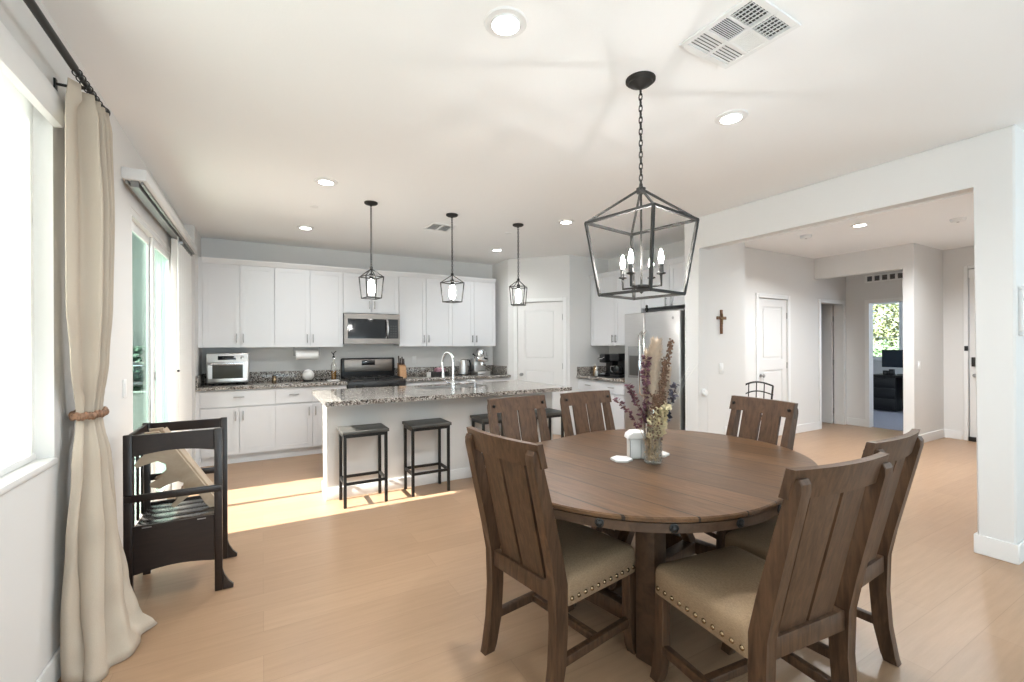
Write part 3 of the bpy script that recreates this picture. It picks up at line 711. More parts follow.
fr = thing('refrigerator', 'side by side stainless refrigerator with ice dispenser and black sides', 'refrigerator', (4.15, 4.385, 0), -90)
MB().box(0, 0.945, 0.085, 0.66, 0.02, 1.783, b=0.004).build('cabinet_body', BLACK, fr)
d = MB().box(0.006, 0.355, 0, 0.08, 0.06, 1.779, b=0.012, seg=3).build('door', STEEL, fr)
MB().box(0.075, 0.285, -0.006, 0.02, 0.955, 1.36, b=0.006).build('dispenser', mat('dispenser_grey', (0.30, 0.30, 0.295), 0.35, 0.6), d)
MB().box(0.098, 0.262, -0.008, 0.01, 0.985, 1.24, b=0.006).build('dispenser_recess', GREYB, d)
MB().tube([(0.325, -0.002, 0.74), (0.325, -0.05, 0.78), (0.325, -0.05, 1.50), (0.325, -0.002, 1.54)], 0.018, 8).build('handle', CHROME, d)
d = MB().box(0.362, 0.900, 0, 0.08, 0.06, 1.779, b=0.012, seg=3).build('door', STEEL, fr)
MB().tube([(0.395, -0.002, 0.74), (0.395, -0.05, 0.78), (0.395, -0.05, 1.50), (0.395, -0.002, 1.54)], 0.018, 8).build('handle', CHROME, d)
MB().lathe([(0.017, 0), (0.017, 0.002)], seg=16, M=TR(0.80, 0.001, 1.69) @ Matrix.Rotation(PI / 2, 4, 'X')).build('badge', NICKEL, d)
MB().box(0.01, 0.945, 0.06, 0.10, 0.01, 0.06).build('kick_grille', BLACKM, fr, smooth=False)
fg = thing('figurine', 'small dark figurine standing on top of the refrigerator', 'figurine', (4.30, 4.13, 1.783))
MB().lathe([(0.03, 0), (0.03, 0.008), (0.012, 0.012), (0.026, 0.045), (0.014, 0.072)], seg=12).build('body', IRON, fg)
MB().ball((0, 0, 0.088), 0.017).build('head', IRON, fg)

# ------------------------------------------------------------------ things on the counters
pt = thing('paper_towel_holder', 'under-cabinet rail holding the paper towel roll', 'paper towel holder', (0.365, 6.52, 1.366))
MB().tube([(0, 0, -0.105), (0.31, 0, -0.105)], 0.006, 8).build('rod', NICKEL, pt)
for x in (0.0, 0.31): MB().box(x - 0.006, x + 0.006, -0.015, 0.015, -0.115, 0.0, b=0.003).build('bracket', NICKEL, pt)
pw = tag(MB(TR(0.383, 6.52, 1.261) @ Matrix.Rotation(PI / 2, 4, 'Y')).lathe([(0.02, 0), (0.060, 0), (0.060, 0.272), (0.02, 0.272), (0.02, 0.0)], seg=28, caps=False).build('paper_towel_roll', PLASTW), 'white paper towel roll hung beneath the upper cabinet', 'paper towels')
gj = thing('globe_jar', 'round white globe jar on a dark stand, on counter', 'jar', (0.525, 6.42, 0.914))
MB().lathe([(0.065, 0), (0.065, 0.012), (0.045, 0.02)], seg=20).build('stand', BLACKM, gj); MB().ball((0, 0, 0.085), 0.074, seg=22, rings=14).build('globe', CERAM, gj)
gb = thing('small_gold_jar', 'small gold jar with dark sides near the toaster oven', 'jar', (0.135, 6.50, 0.914))
MB().lathe([(0.024, 0), (0.027, 0.015), (0.027, 0.055), (0.018, 0.07), (0.018, 0.082)], seg=14).build('body', BRASS, gb); MB().lathe([(0.021, 0.082), (0.021, 0.096), (0.001, 0.098)], seg=14).build('lid', BLACKM, gb)
tyt = tag(MB().box(0.75, 0.895, 6.27, 6.40, 0.914, 0.932, b=0.006).build('oil_tray', CERAM), 'small white tray under the oil bottle by the range', 'tray')
ob = thing('oil_bottle', 'clear bottle of amber oil with black pour spout', 'bottle', (0.83, 6.33, 0.932))
MB().lathe([(0.034, 0), (0.036, 0.005), (0.036, 0.19), (0.014, 0.24), (0.014, 0.29)], seg=16).build('glass', GL_VASE, ob)
MB().lathe([(0.031, 0.006), (0.031, 0.12)], seg=16).build('oil', mat('amber_oil', (0.22, 0.10, 0.015), 0.2), ob)
MB().lathe([(0.016, 0.29), (0.016, 0.31), (0.006, 0.32)], seg=10).tube([(0, 0, 0.31), (0.0, 0, 0.35), (0.03, 0, 0.38)], 0.006, 6).tube([(0, 0, 0.33), (-0.028, 0, 0.37)], 0.006, 6).build('pour_spout', BLACK, ob)
kb = thing('knife_block', 'light wood knife block holding dark-handled knives beside the range', 'knife block', (1.80, 6.50, 0.914))
MB().prism([(-0.05, -0.05, 0), (-0.05, 0.07, 0), (-0.05, 0.11, 0.21), (-0.05, 0.0, 0.17)], (0.10, 0, 0), b=0.004).build('block', BEIGEW, kb)
for i, (x, zz) in enumerate(((-0.036, 0.135), (-0.012, 0.10), (0.014, 0.12), (0.036, 0.09))):
    MB(TR(x, 0.05, 0.185) @ Matrix.Rotation(-0.28, 4, 'X')).box(-0.008, 0.008, -0.011, 0.011, 0, zz, b=0.003).build('knife_handle', mat('knife_brown', (0.035, 0.018, 0.012), 0.4) if i == 0 else bpy.data.materials['knife_brown'], kb)
dr = thing('dish_rack', 'low black dish rack with pink cloth on the back counter', 'dish rack', (2.22, 6.33, 0.914))
MB().box(0, 0.24, 0, 0.20, 0.0, 0.012, b=0.003).box(0, 0.24, 0, 0.010, 0.012, 0.075).box(0, 0.24, 0.19, 0.20, 0.012, 0.075).box(0, 0.01, 0.01, 0.19, 0.012, 0.075).box(0.23, 0.24, 0.01, 0.19, 0.012, 0.075).build('tray', BLACK, dr, smooth=False)
tag(MB().box(2.27, 2.43, 6.36, 6.50, 0.926, 1.045, b=0.035, seg=3).build('folded_cloth', mat('mauve_cloth', (0.30, 0.16, 0.20), 0.9, var=0.3, vscale=30)), 'mauve pink cloth heaped in the black dish rack', 'cloth')
tag(MB().lathe([(0.03, 0), (0.034, 0.07), (0.030, 0.07), (0.027, 0.005)], (2.165, 6.40, 0.914), 16).build('cup', CERAM), 'small white cup beside the black dish rack', 'cup')
kt = thing('electric_kettle', 'stainless electric kettle with black handle by the espresso machine', 'kettle', (2.755, 6.47, 0.914))
MB().lathe([(0.082, 0), (0.082, 0.018), (0.075, 0.022)], seg=22).build('base', BLACKM, kt)
MB().lathe([(0.075, 0.022), (0.076, 0.05), (0.062, 0.20), (0.058, 0.235), (0.03, 0.25), (0.001, 0.252)], seg=22).build('body', STEEL, kt)
MB().tube([(0.055, 0, 0.235), (0.10, 0, 0.235), (0.118, 0, 0.17), (0.11, 0, 0.08), (0.075, 0, 0.06)], 0.013, 8).build('handle', BLACK, kt)
MB().prism([(-0.055, -0.02, 0.20), (-0.055, 0.02, 0.20), (-0.095, 0.0, 0.235)], (0, 0, 0.016)).build('spout', STEEL, kt)
es = thing('espresso_machine', 'chrome espresso machine on the counter in the pantry corner', 'espresso machine', (3.05, 6.47, 0.914))
MB().box(-0.11, 0.11, -0.14, 0.14, 0, 0.055, b=0.008).build('drip_tray', STEEL, es)
MB().box(-0.10, 0.10, 0.02, 0.14, 0.055, 0.25, b=0.01).build('column', STEEL, es)
MB().box(-0.095, 0.095, -0.10, 0.14, 0.21, 0.30, b=0.012).build('boiler_housing', CHROME, es)
MB().lathe([(0.075, 0), (0.08, 0.02), (0.078, 0.10), (0.05, 0.13), (0.001, 0.135)], (0, -0.01, 0.28), 22).build('dome', CHROME, es)
MB().lathe([(0.036, 0), (0.036, 0.045), (0.03, 0.05)], (0, -0.06, 0.15), 16).build('group_head', CHROME, es)
MB().tube([(0, -0.06, 0.165), (0, -0.17, 0.155)], [0.010, 0.014], 8).build('portafilter', BLACK, es)
MB().tube([(-0.12, -0.03, 0.28), (-0.13, -0.06, 0.26), (-0.135, -0.08, 0.13)], 0.007, 8).build('steam_wand', CHROME, es)
MB().tube([(-0.10, -0.02, 0.30), (-0.15, -0.04, 0.33)], [0.008, 0.014], 8).build('steam_knob', BLACK, es)
# coffee corner
cm = thing('coffee_maker', 'black drip coffee maker with glass carafe beside the refrigerator', 'coffee maker', (4.52, 4.84, 0.914), -90)
MB().box(-0.10, 0.10, -0.13, 0.13, 0, 0.035, b=0.008).build('base', BLACK, cm)
MB().box(-0.10, 0.10, 0.03, 0.13, 0.035, 0.34, b=0.008).build('tower', BLACK, cm)
MB().box(-0.10, 0.10, -0.13, 0.03, 0.235, 0.34, b=0.01).build('brew_basket', BLACK, cm)
MB().lathe([(0.05, 0.0), (0.068, 0.03), (0.066, 0.09), (0.045, 0.125), (0.048, 0.135)], (0, -0.05, 0.037), 18).build('carafe', DARKGL, cm)
MB().tube([(-0.04, -0.09, 0.16), (-0.08, -0.12, 0.15), (-0.085, -0.12, 0.09), (-0.055, -0.09, 0.06)], 0.008, 8).build('carafe_handle', CHROME, cm)
pm = thing('pod_coffee_machine', 'slim black pod coffee machine behind the chrome-capped jars', 'coffee maker', (4.50, 5.08, 0.914), -90)
MB().box(-0.07, 0.07, -0.15, 0.15, 0, 0.03, b=0.006).build('base', BLACK, pm)
MB().box(-0.065, 0.065, 0.0, 0.15, 0.03, 0.33, b=0.012).build('column', BLACK, pm)
MB().box(-0.065, 0.065, -0.13, 0.0, 0.20, 0.33, b=0.02).build('brew_head', BLACK, pm)
MB().tube([(-0.05, -0.13, 0.28), (-0.05, -0.165, 0.26), (0.05, -0.165, 0.26), (0.05, -0.13, 0.28)], 0.008, 8).build('lever', CHROME, pm)
MB().box(-0.05, 0.05, -0.12, -0.01, 0.03, 0.05, b=0.004).build('cup_tray', CHROME, pm)
for nm, x, y, h, m, lb in (('syrup_bottle', 4.40, 5.27, 0.15, BRASS, 'gold capped bottle beside the pod coffee machine'), ('sugar_jar', 4.37, 5.19, 0.11, STEEL, 'small steel canister in front of the gold capped bottle')):
    j = thing(nm, lb, 'jar', (x, y, 0.914))
    MB().lathe([(0.034, 0), (0.036, 0.01), (0.034, h * 0.7), (0.016, h * 0.85), (0.016, h)], seg=16).build('body', m, j)
    MB().lathe([(0.02, h), (0.022, h + 0.02), (0.001, h + 0.03)], seg=14).build('lid', CERAM, j)
tag(MB().box(4.26, 4.72, 4.70, 5.22, 0.9141, 0.9165).build('counter_mat', BLACKM, smooth=False), 'thin black mat under the coffee machines', 'mat')

# ------------------------------------------------------------------ dining table
TH = 11.3
dt = thing('dining_table', 'large oval dark wood dining table with bolted rim', 'dining table', (1.862, 1.752, 0), TH)
def stadium(r, L, n=40):
    p = []
    for i in range(n + 1): a = -PI / 2 + PI * i / n; p.append((L + r * math.cos(a), r * math.sin(a)))
    for i in range(n + 1): a = PI / 2 + PI * i / n; p.append((-L + r * math.cos(a), r * math.sin(a)))
    return p
b = MB(); o1 = stadium(0.690, 0.228); 
rings = [[(x, y, z) for x, y in stadium(rr, 0.228)] for rr, z in ((0.60, 0.738), (0.692, 0.738), (0.6985, 0.742), (0.6985, 0.755), (0.694, 0.760))]
b.grid(rings, closed=True); n = len(rings[0]); b._add(rings[-1], [tuple(range(n))]); b._add(rings[0], [tuple(range(n - 1, -1, -1))])
bmesh.ops.remove_doubles(b.bm, verts=b.bm.verts[:], dist=1e-4)
b.build('tabletop', TABLE, dt)
ap = MB(); rr = [[(x, y, z) for x, y in stadium(q, 0.228)] for q, z in ((0.66, 0.7375), (0.66, 0.703), (0.6965, 0.703), (0.6965, 0.7375))]
ap.grid(rr, closed=True); apo = ap.build('rim_apron', TABLE_E, dt)
per = stadium(0.697, 0.228, 60); acc = [0.0]
for i in range(1, len(per)): acc.append(acc[-1] + math.dist(per[i - 1], per[i]))
tot = acc[-1] + math.dist(per[-1], per[0]); NB = 20
for k in range(NB):
    s = (k + 0.35) * tot / NB
    i = max(j for j in range(len(acc)) if acc[j] <= s); a = per[i]; c = per[(i + 1) % len(per)]; t = (s - acc[i]) / max(1e-6, math.dist(a, c))
    x, y = a[0] + (c[0] - a[0]) * t, a[1] + (c[1] - a[1]) * t; nx, ny = (c[1] - a[1]), -(c[0] - a[0]); q = math.hypot(nx, ny)
    M = TR(x, y, 0.7215) @ Vector((nx / q, ny / q, 0)).to_track_quat('Z', 'Y').to_matrix().to_4x4()
    MB(M).lathe([(0.0175, -0.003), (0.0175, 0.003), (0.014, 0.005), (0.013, 0.001), (0.010, 0.001), (0.010, 0.006), (0.005, 0.010), (0.0008, 0.011)], seg=20).build('bolt', BLACKM, dt)
LX, LY = 0.435, 0.26
for sx in (-1, 1):
    for sy in (-1, 1):
        MB().box(sx * LX - 0.048, sx * LX + 0.048, sy * LY - 0.048, sy * LY + 0.048, 0, 0.735, b=0.006).build('leg', TABLE_E, dt)
for s in (-1, 1):
    MB().box(s * LX - 0.03, s * LX + 0.03, -LY + 0.048, LY - 0.048, 0.64, 0.72, b=0.004).build('end_rail', WOOD, dt)
    MB().box(s * LX - 0.03, s * LX + 0.03, -LY + 0.048, LY - 0.048, 0.12, 0.19, b=0.004).build('foot_rail', WOOD, dt)
MB().box(-LX + 0.03, LX - 0.03, -0.035, 0.035, 0.12, 0.19, b=0.004).build('stretcher', WOOD, dt)
for s in (-1, 1):
    MB().box(-LX + 0.048, LX - 0.048, s * LY - 0.02, s * LY + 0.02, 0.64, 0.72, b=0.004).build('side_rail', WOOD, dt)
    MB().bar((s * (LX - 0.03), 0, 0.19), (s * 0.05, 0, 0.66), 0.05).build('brace', WOOD, dt)
MB().box(-0.25, 0.25, -0.06, 0.06, 0.65, 0.72, b=0.004).build('centre_beam', WOOD, dt)

# ------------------------------------------------------------------ dining chairs
def chair():
    t = thing('dining_chair', 'x', 'chair', (0, 0, 0), 0, 'slat-back dining chairs around the table')
    # seat
    hx, f0, f1, z0, z1 = 0.232, -0.215, 0.240, 0.372, 0.478
    N = 14; rows = []
    def outl(k):  # rounded square
        q = k // 12; a = PI / 2 * (q + (k % 12) / 11.0); sx, sy = ((1, 1), (-1, 1), (-1, -1), (1, -1))[q]; r = 0.14
        return (sx * (1 - r) + r * math.cos(a), sy * (1 - r) + r * math.sin(a))
    cy, hy = (f0 + f1) / 2, (f1 - f0) / 2
    for sc, z in ((0.985, z0), (1.0, z0 + 0.004), (1.0, z1 - 0.03), (0.992, z1 - 0.012), (0.965, z1), (0.90, z1 + 0.010), (0.75, z1 + 0.018), (0.5, z1 + 0.023), (0.22, z1 + 0.025)):
        rows.append([(outl(k)[0] * hx * sc, cy + outl(k)[1] * hy * sc, z) for k in range(48)])
    b = MB(); b.grid(rows, closed=True); b._add(rows[-1], [tuple(range(48))]); b._add(rows[0], [tuple(range(47, -1, -1))])
    bmesh.ops.remove_doubles(b.bm, verts=b.bm.verts[:], dist=1e-5)
    seat = b.build('seat', LINEN, t, angle=60)
    for sg in (-1, 1):
        for k in range(11): MB().ball((sg * (hx + 0.0005), f0 + 0.035 + k * (f1 - f0 - 0.07) / 10, z0 + 0.028), 0.0095, (0.75, 1, 1), 10, 6).build('nailhead', BRASS, seat)
    for k in range(11): MB().ball((-hx + 0.036 + k * (2 * hx - 0.072) / 10, f1 + 0.0005, z0 + 0.028), 0.0095, (1, 0.75, 1), 10, 6).build('nailhead', BRASS, seat)
    # rear posts with kicked feet
    for s in (-1, 1):
        path = [(-0.272, 0.0), (-0.262, 0.03), (-0.238, 0.15), (-0.228, 0.30), (-0.228, 0.46), (-0.256, 0.58), (-0.310, 0.80), (-0.350, 0.955), (-0.355, 0.978), (-0.356, 0.992)]
        hd = [0.026, 0.026, 0.030, 0.031, 0.033, 0.031, 0.027, 0.022, 0.019, 0.010]
        fr_ = [(y + h, z) for (y, z), h in zip(path, hd)]; bk = [(y - h, z) for (y, z), h in zip(path, hd)][::-1]
        b = MB(); b.prism([(s * 0.206 - 0.022, y, z) for y, z in fr_ + bk], (0.044, 0, 0), b=0.003); b.build('rear_leg', WOOD, t, angle=30)
    for s in (-1, 1):
        path = [(0.246, 0.0), (0.232, 0.04), (0.214, 0.13), (0.210, 0.374)]; h = 0.023
        fr_ = [(y + h, z) for y, z in path]; bk = [(y - h, z) for y, z in path][::-1]
        b = MB(); b.prism([(s * 0.203 - 0.022, y, z) for y, z in fr_ + bk], (0.044, 0, 0), b=0.003); b.build('front_leg', WOOD, t, angle=30)
    # curved top rail
    def arc(x): return -0.026 * (1 - (x / 0.236) ** 2)
    rows = []; NX = 16
    for z, y in ((0.928, -0.296), (1.02, -0.318)):
        rows.append([(-0.236 + 0.472 * i / NX, y + arc(-0.236 + 0.472 * i / NX), z) for i in range(NX + 1)])
    b = MB(); ring = []
    for i in range(NX + 1):
        x = -0.236 + 0.472 * i / NX; a = arc(x)
        ring.append([(x, -0.308 + a, 0.926), (x, -0.332 + a, 1.018), (x, -0.360 + a, 1.018), (x, -0.336 + a, 0.926)])
    b.grid(ring, closed=True); b._add(ring[0], [(0, 1, 2, 3)]); b._add(ring[-1], [(3, 2, 1, 0)])
    bmesh.ops.remove_doubles(b.bm, verts=b.bm.verts[:], dist=1e-5)
    tro = b.build('top_rail', WOOD, t, angle=30)
    for s in (-1, 1):
        MB(TR(s * 0.206, -0.319, 0.972) @ Matrix.Rotation(-PI / 2 - 0.23, 4, 'X')).lathe([(0.010, -0.004), (0.010, 0.004), (0.001, 0.006)], seg=12).build('bolt', BLACKM, tro)
    for x0, x1 in ((-0.138, -0.008), (0.008, 0.138)):
        r_ = []
        for i in range(7):
            x = x0 + (x1 - x0) * i / 6; a = arc(x)
            r_.append([(x, -0.215 + a * 0.15, 0.445), (x, -0.312 + a, 0.94), (x, -0.328 + a, 0.94), (x, -0.232 + a * 0.15, 0.445)])
        b = MB(); b.grid(r_, closed=True); b._add(r_[0], [(0, 1, 2, 3)]); b._add(r_[-1], [(3, 2, 1, 0)])
        bmesh.ops.remove_doubles(b.bm, verts=b.bm.verts[:], dist=1e-5); b.build('slat', WOOD, t, angle=30)
    MB().box(-0.184, 0.184, -0.252, -0.215, 0.388, 0.458, b=0.004).build('seat_rail', WOOD, t)
    for s in (-1, 1): MB().box(s * 0.206 - 0.014, s * 0.206 + 0.014, -0.215, 0.20, 0.135, 0.172, b=0.003).build('side_stretcher', WOOD, t)
    MB().box(-0.192, 0.192, -0.015, 0.015, 0.138, 0.170, b=0.003).build('cross_stretcher', WOOD, t)
    return t


CH = [((1.182, 1.648), -80.9, 'dining chair at the table end by the curtain, slatted back to the window wall'),
      ((1.595, 1.049), -5.5, 'dining chair with pale linen seat and brass nailheads fully in view'),
      ((2.153, 1.137), 3.5, 'dining chair half behind the pale-seated chair, by the white pier'),
      ((2.525, 1.799), 81.4, 'dining chair at table end below the wall cross, iron chair behind it'),
      ((1.579, 2.346), 185.2, 'dining chair across the table with island countertop behind it'),
      ((2.183, 2.368), 182.0, 'dining chair across the table with coffee counter drawers behind it')]
c0 = chair()
for i, (p, a, lb) in enumerate(CH):
    if i == 0: c0.location = (*p, 0); c0.rotation_euler = (0, 0, math.radians(a)); c0['label'] = lb
    else: dup(c0, loc=(*p, 0), rz=a, label=lb)

# ------------------------------------------------------------------ on the table: vase, dried stems, white coaster set
VX, VY, VZ = 1.778, 1.670, 0.7605
vs = MB(); vs.lathe([(0.0005, 0.004), (0.040, 0.004), (0.047, 0.012), (0.047, 0.285), (0.044, 0.285), (0.043, 0.016), (0.0005, 0.012)], (0, 0, 0), 28, caps=False)
vo = vs.build('flower_vase', GL_VASE); vo.location = (VX, VY, VZ); tag(vo, 'clear glass cylinder vase of dried flowers on the table', 'vase')
LR = Vector((math.cos(yaw), -math.sin(yaw), 0))      # direction across the table as the bouquet fans out
LD = Vector((math.sin(yaw), math.cos(yaw), 0))
PXM = 2.35 / 445.2
def fan(px, py, dep=0.0):
    """bouquet shape measured as (across, height)"""
    return Vector((0, 0, 0)) + LR * ((px - 652.5) * PXM) + LD * dep + Vector((0, 0, (461 - py) * PXM * 1.0))
def curve_pts(ps, n=14):
    out = []
    for i in range(n + 1):
        t = i / n
        if len(ps) == 3: out.append(ps[0] * (1 - t) ** 2 + ps[1] * 2 * t * (1 - t) + ps[2] * t * t)
        else: out.append(ps[0].lerp(ps[1], t))
    return out
def stem_thing(name, label, cat, pts, stem_m, fol, group=None):
    t = thing(name, label, cat, (VX, VY, VZ), 0, group)
    MB().tube(pts, [0.0016 - 0.0008 * i / len(pts) for i in range(len(pts))], 5).build('stem', stem_m, t)
    nm, m, fn = fol; b = MB(); fn(b, pts); b.build(nm, m, t, smooth=False); return t
rnd = random.Random(3)
def leaves(size, t0=0.35, dens=3, wide=0.6):
    def fn(b, pts):
        n = len(pts)
        for i in range(int(n * t0), n - 1):
            for k in range(dens):
                p = pts[i].lerp(pts[i + 1], rnd.random()); u = Vector((rnd.gauss(0, 1), rnd.gauss(0, 1), rnd.gauss(0.3, 0.7))).normalized(); v = u.orthogonal().normalized(); s = size * (0.7 + 0.6 * rnd.random())
                b.quad(p, p + u * s * 0.5 + v * s * wide * 0.5, p + u * s, p + u * s * 0.5 - v * s * wide * 0.5)
    return fn
def plume(width, t0=0.35, dens=60, ln=0.05):
    def fn(b, pts):
        n = len(pts)
        for i in range(int(n * t0), n - 1):
            f = (i - n * t0) / (n * (1 - t0)); w = width * math.sin(PI * min(1, 0.18 + 0.80 * f)) ** 0.45
            ax = (pts[i + 1] - pts[i]).normalized()
            for k in range(dens):
                p = pts[i].lerp(pts[i + 1], rnd.random()); a = rnd.random() * 2 * PI; o = ax.orthogonal().normalized(); o = Matrix.Rotation(a, 3, ax) @ o
                e = p + o * w * (0.5 + 0.5 * rnd.random()) + ax * ln * (0.6 + 0.6 * rnd.random()); sd = ax.cross(o) * 0.0035
                b.quad(p - sd, e - sd * 0.3, e + sd * 0.3, p + sd)
    return fn
def beads(size, t0=0.4, dens=5, spread=0.012):
    def fn(b, pts):
        n = len(pts)
        for i in range(int(n * t0), n - 1):
            f = 1 - 0.6 * (i / n)
            for k in range(dens):
                p = pts[i].lerp(pts[i + 1], rnd.random()) + Vector((rnd.gauss(0, 1), rnd.gauss(0, 1), rnd.gauss(0, 1))) * spread * f; b.ball(p, size * (0.7 + 0.6 * rnd.random()), seg=5, rings=3)
    return fn
PLUM = mat('plum_leaf', (0.105, 0.035, 0.05), 0.7, var=0.5, vscale=60); PAMP = mat('pampas_cream', (0.58, 0.46, 0.35), 0.9, var=0.15, vscale=40)
RUST = mat('rust_brown', (0.155, 0.082, 0.048), 0.85, var=0.4, vscale=60); CREAM = mat('cream_petal', (0.66, 0.56, 0.36), 0.7, var=0.25, vscale=50)
STRAW = mat('straw_stem', (0.34, 0.22, 0.12), 0.7); WISP = mat('white_grass', (0.74, 0.71, 0.66), 0.8); INDIG = mat('dusky_leaf', (0.032, 0.027, 0.042), 0.7, var=0.4, vscale=60)
F = fan
stem_thing('pampas_plume', 'tall fluffy cream pampas plume at the middle of the bouquet', 'dried flower', curve_pts([F(652, 458), F(650, 405, 0.01), F(656, 350, 0.01)]), STRAW, ('plume', PAMP, plume(0.050, 0.34, 380, 0.07)))
stem_thing('pampas_plume', 'shorter cream plume on the refrigerator-door side of the bouquet', 'dried flower', curve_pts([F(654, 456, 0.01), F(662, 410, 0.02), F(668, 372, 0.02)]), STRAW, ('plume', PAMP, plume(0.034, 0.40, 200, 0.04)))
stem_thing('pampas_plume', 'leaning cream plume behind the tall plume', 'dried flower', curve_pts([F(651, 456, 0.02), F(648, 400, 0.03), F(650, 356, 0.04)]), STRAW, ('plume', PAMP, plume(0.036, 0.40, 200, 0.045)))
stem_thing('amaranth_spike', 'tall rust brown seed spike reaching highest in bouquet', 'dried flower', curve_pts([F(654, 458), F(659, 400, -0.01), F(671, 339, -0.01)]), STRAW, ('seeds', RUST, beads(0.0052, 0.33, 30, 0.014)))
stem_thing('amaranth_spike', 'thick rust brown seed spike in front of cream plumes', 'dried flower', curve_pts([F(653, 458, -0.01), F(657, 410, -0.02), F(663, 358, -0.02)]), STRAW, ('seeds', RUST, beads(0.0050, 0.30, 26, 0.014)))
stem_thing('amaranth_spike', 'short rust brown seed spike low over the vase rim', 'dried flower', curve_pts([F(652, 458, -0.01), F(652, 425, -0.03), F(654, 392, -0.035)]), STRAW, ('seeds', RUST, beads(0.0054, 0.35, 34, 0.022)))
stem_thing('eucalyptus_sprig', 'upright plum red leafy sprig beside the tall plume', 'dried flower', curve_pts([F(651, 458, -0.01), F(644, 405, -0.02), F(645, 354, -0.02)]), STRAW, ('leaves', PLUM, leaves(0.028, 0.33, 16)))
stem_thing('eucalyptus_sprig', 'plum red leafy sprig leaning toward the coffee counter', 'dried flower', curve_pts([F(651, 458, -0.01), F(643, 410, -0.02), F(627, 383, -0.02)]), STRAW, ('leaves', PLUM, leaves(0.026, 0.42, 13)))
stem_thing('eucalyptus_sprig', 'lowest plum red sprig drooping far over the white coaster', 'dried flower', curve_pts([F(650, 458), F(640, 416, -0.03), F(613, 396, -0.03)]), STRAW, ('leaves', PLUM, leaves(0.022, 0.42, 10)))
stem_thing('eucalyptus_sprig', 'dusky blue-black sprig on the bouquet side toward the cross', 'dried flower', curve_pts([F(655, 458), F(664, 415, -0.02), F(675, 382, -0.02)]), STRAW, ('leaves', INDIG, leaves(0.026, 0.42, 13)))
for i, (x, y, dp, lb) in enumerate(((656, 412, -0.04, 'cream blossom cluster at the vase rim'), (664, 408, -0.03, 'yellowish cream blossom cluster hanging outside the vase rim'), (650, 420, -0.035, 'pale blossom cluster pressed inside the vase neck'))):
    stem_thing('blossom_cluster', lb, 'dried flower', curve_pts([F(653, 456, 0), F((653 + x) / 2, 435, dp * 0.6), F(x, y - 6, dp)]), STRAW, ('petals', CREAM, leaves(0.030, 0.5, 22, 0.9)))
for x, y, lb in ((690, 366, 'white wispy grass blade arching lowest toward the stub wall'), (700, 362, 'white wispy grass blade reaching farthest toward the stub wall')):
    stem_thing('grass_blade', lb, 'dried flower', curve_pts([F(655, 456), F(668, 400, 0.0), F(x, y, 0.02)]), WISP, ('awns', WISP, leaves(0.022, 0.75, 2, 0.05)))
filler = MB(); 
for k in range(26):
    a = rnd.random() * 2 * PI; q = 0.034 * math.sqrt(rnd.random()); a2 = a + rnd.gauss(0, 0.6)
    filler.tube([(q * math.cos(a) , q * math.sin(a), 0.016), (0.036 * math.cos(a2), 0.036 * math.sin(a2), 0.27)], 0.0022, 5)
for k in range(420):
    p = Vector((rnd.uniform(-0.03, 0.03), rnd.uniform(-0.03, 0.03), rnd.uniform(0.03, 0.30))); u = Vector((rnd.gauss(0, 1), rnd.gauss(0, 1), rnd.gauss(0, 1))).normalized(); v = u.orthogonal().normalized(); s = 0.011
    filler.quad(p - u * s, p - v * s * 0.6, p + u * s, p + v * s * 0.6)
fo = filler.build('dried_filler', mat('dried_tan', (0.46, 0.34, 0.21), 0.8, var=0.7, vscale=60), smooth=False); fo.location = (VX, VY, VZ)
tag(fo, 'tangle of tan stems and dried leaves packed inside the vase', 'dried flower'); fo['kind'] = 'stuff'

def hexa(r): return [(r * math.cos(PI / 3 * k + 0.3), r * math.sin(PI / 3 * k + 0.3), 0) for k in range(6)]
for x, y, lb in ((1.675, 1.792, 'white hexagonal coaster lying in front of the coaster holder'), (1.935, 1.775, 'white hexagonal coaster peeking out behind the vase')):
    o = MB().prism(hexa(0.058), (0, 0, 0.014), b=0.003).build('coaster', CERAM); o.location = (x, y, 0.7605); tag(o, lb, 'coaster', 'white hexagonal coasters')
hb = thing('coaster_holder', 'white house-shaped coaster holder with wire frame beside the vase', 'coaster holder', (1.795, 1.798, 0.7605), -29)
MB().box(-0.050, 0.050, -0.034, 0.034, 0, 0.108, b=0.006).build('body', CERAM, hb)
MB().prism([(-0.062, -0.044, 0.108), (0.062, -0.044, 0.108), (0.056, -0.044, 0.130), (0.034, -0.044, 0.146), (-0.034, -0.044, 0.146), (-0.056, -0.044, 0.130)], (0, 0.088, 0), b=0.004).build('lid', CERAM, hb)
MB().tube([(-0.048, -0.038, 0.003), (-0.048, -0.038, 0.10)], 0.002, 6).tube([(0.01, -0.038, 0.003), (0.01, -0.038, 0.10), (0.045, -0.038, 0.10), (0.045, -0.038, 0.003)], 0.002, 6).build('wire', NICKEL, hb)

# ------------------------------------------------------------------ ceiling fixtures
def chain(b, x, y, z0, z1, lk=0.034, r=0.0028):
    n = int((z1 - z0) / (lk * 0.74)); step = (z1 - z0) / n
    for i in range(n):
        zc = z0 + step * (i + 0.5); a = (PI / 2 if i % 2 else 0) + 0.4; h = step * 0.5 + r * 1.6; w = 0.0085; pts = []
        for k in range(10):
            q = 2 * PI * k / 10; pts.append((x + math.cos(q) * w * math.cos(a), y + math.cos(q) * w * math.sin(a), zc + math.sin(q) * h))
        b.tube(pts, r, 5, closed=True)


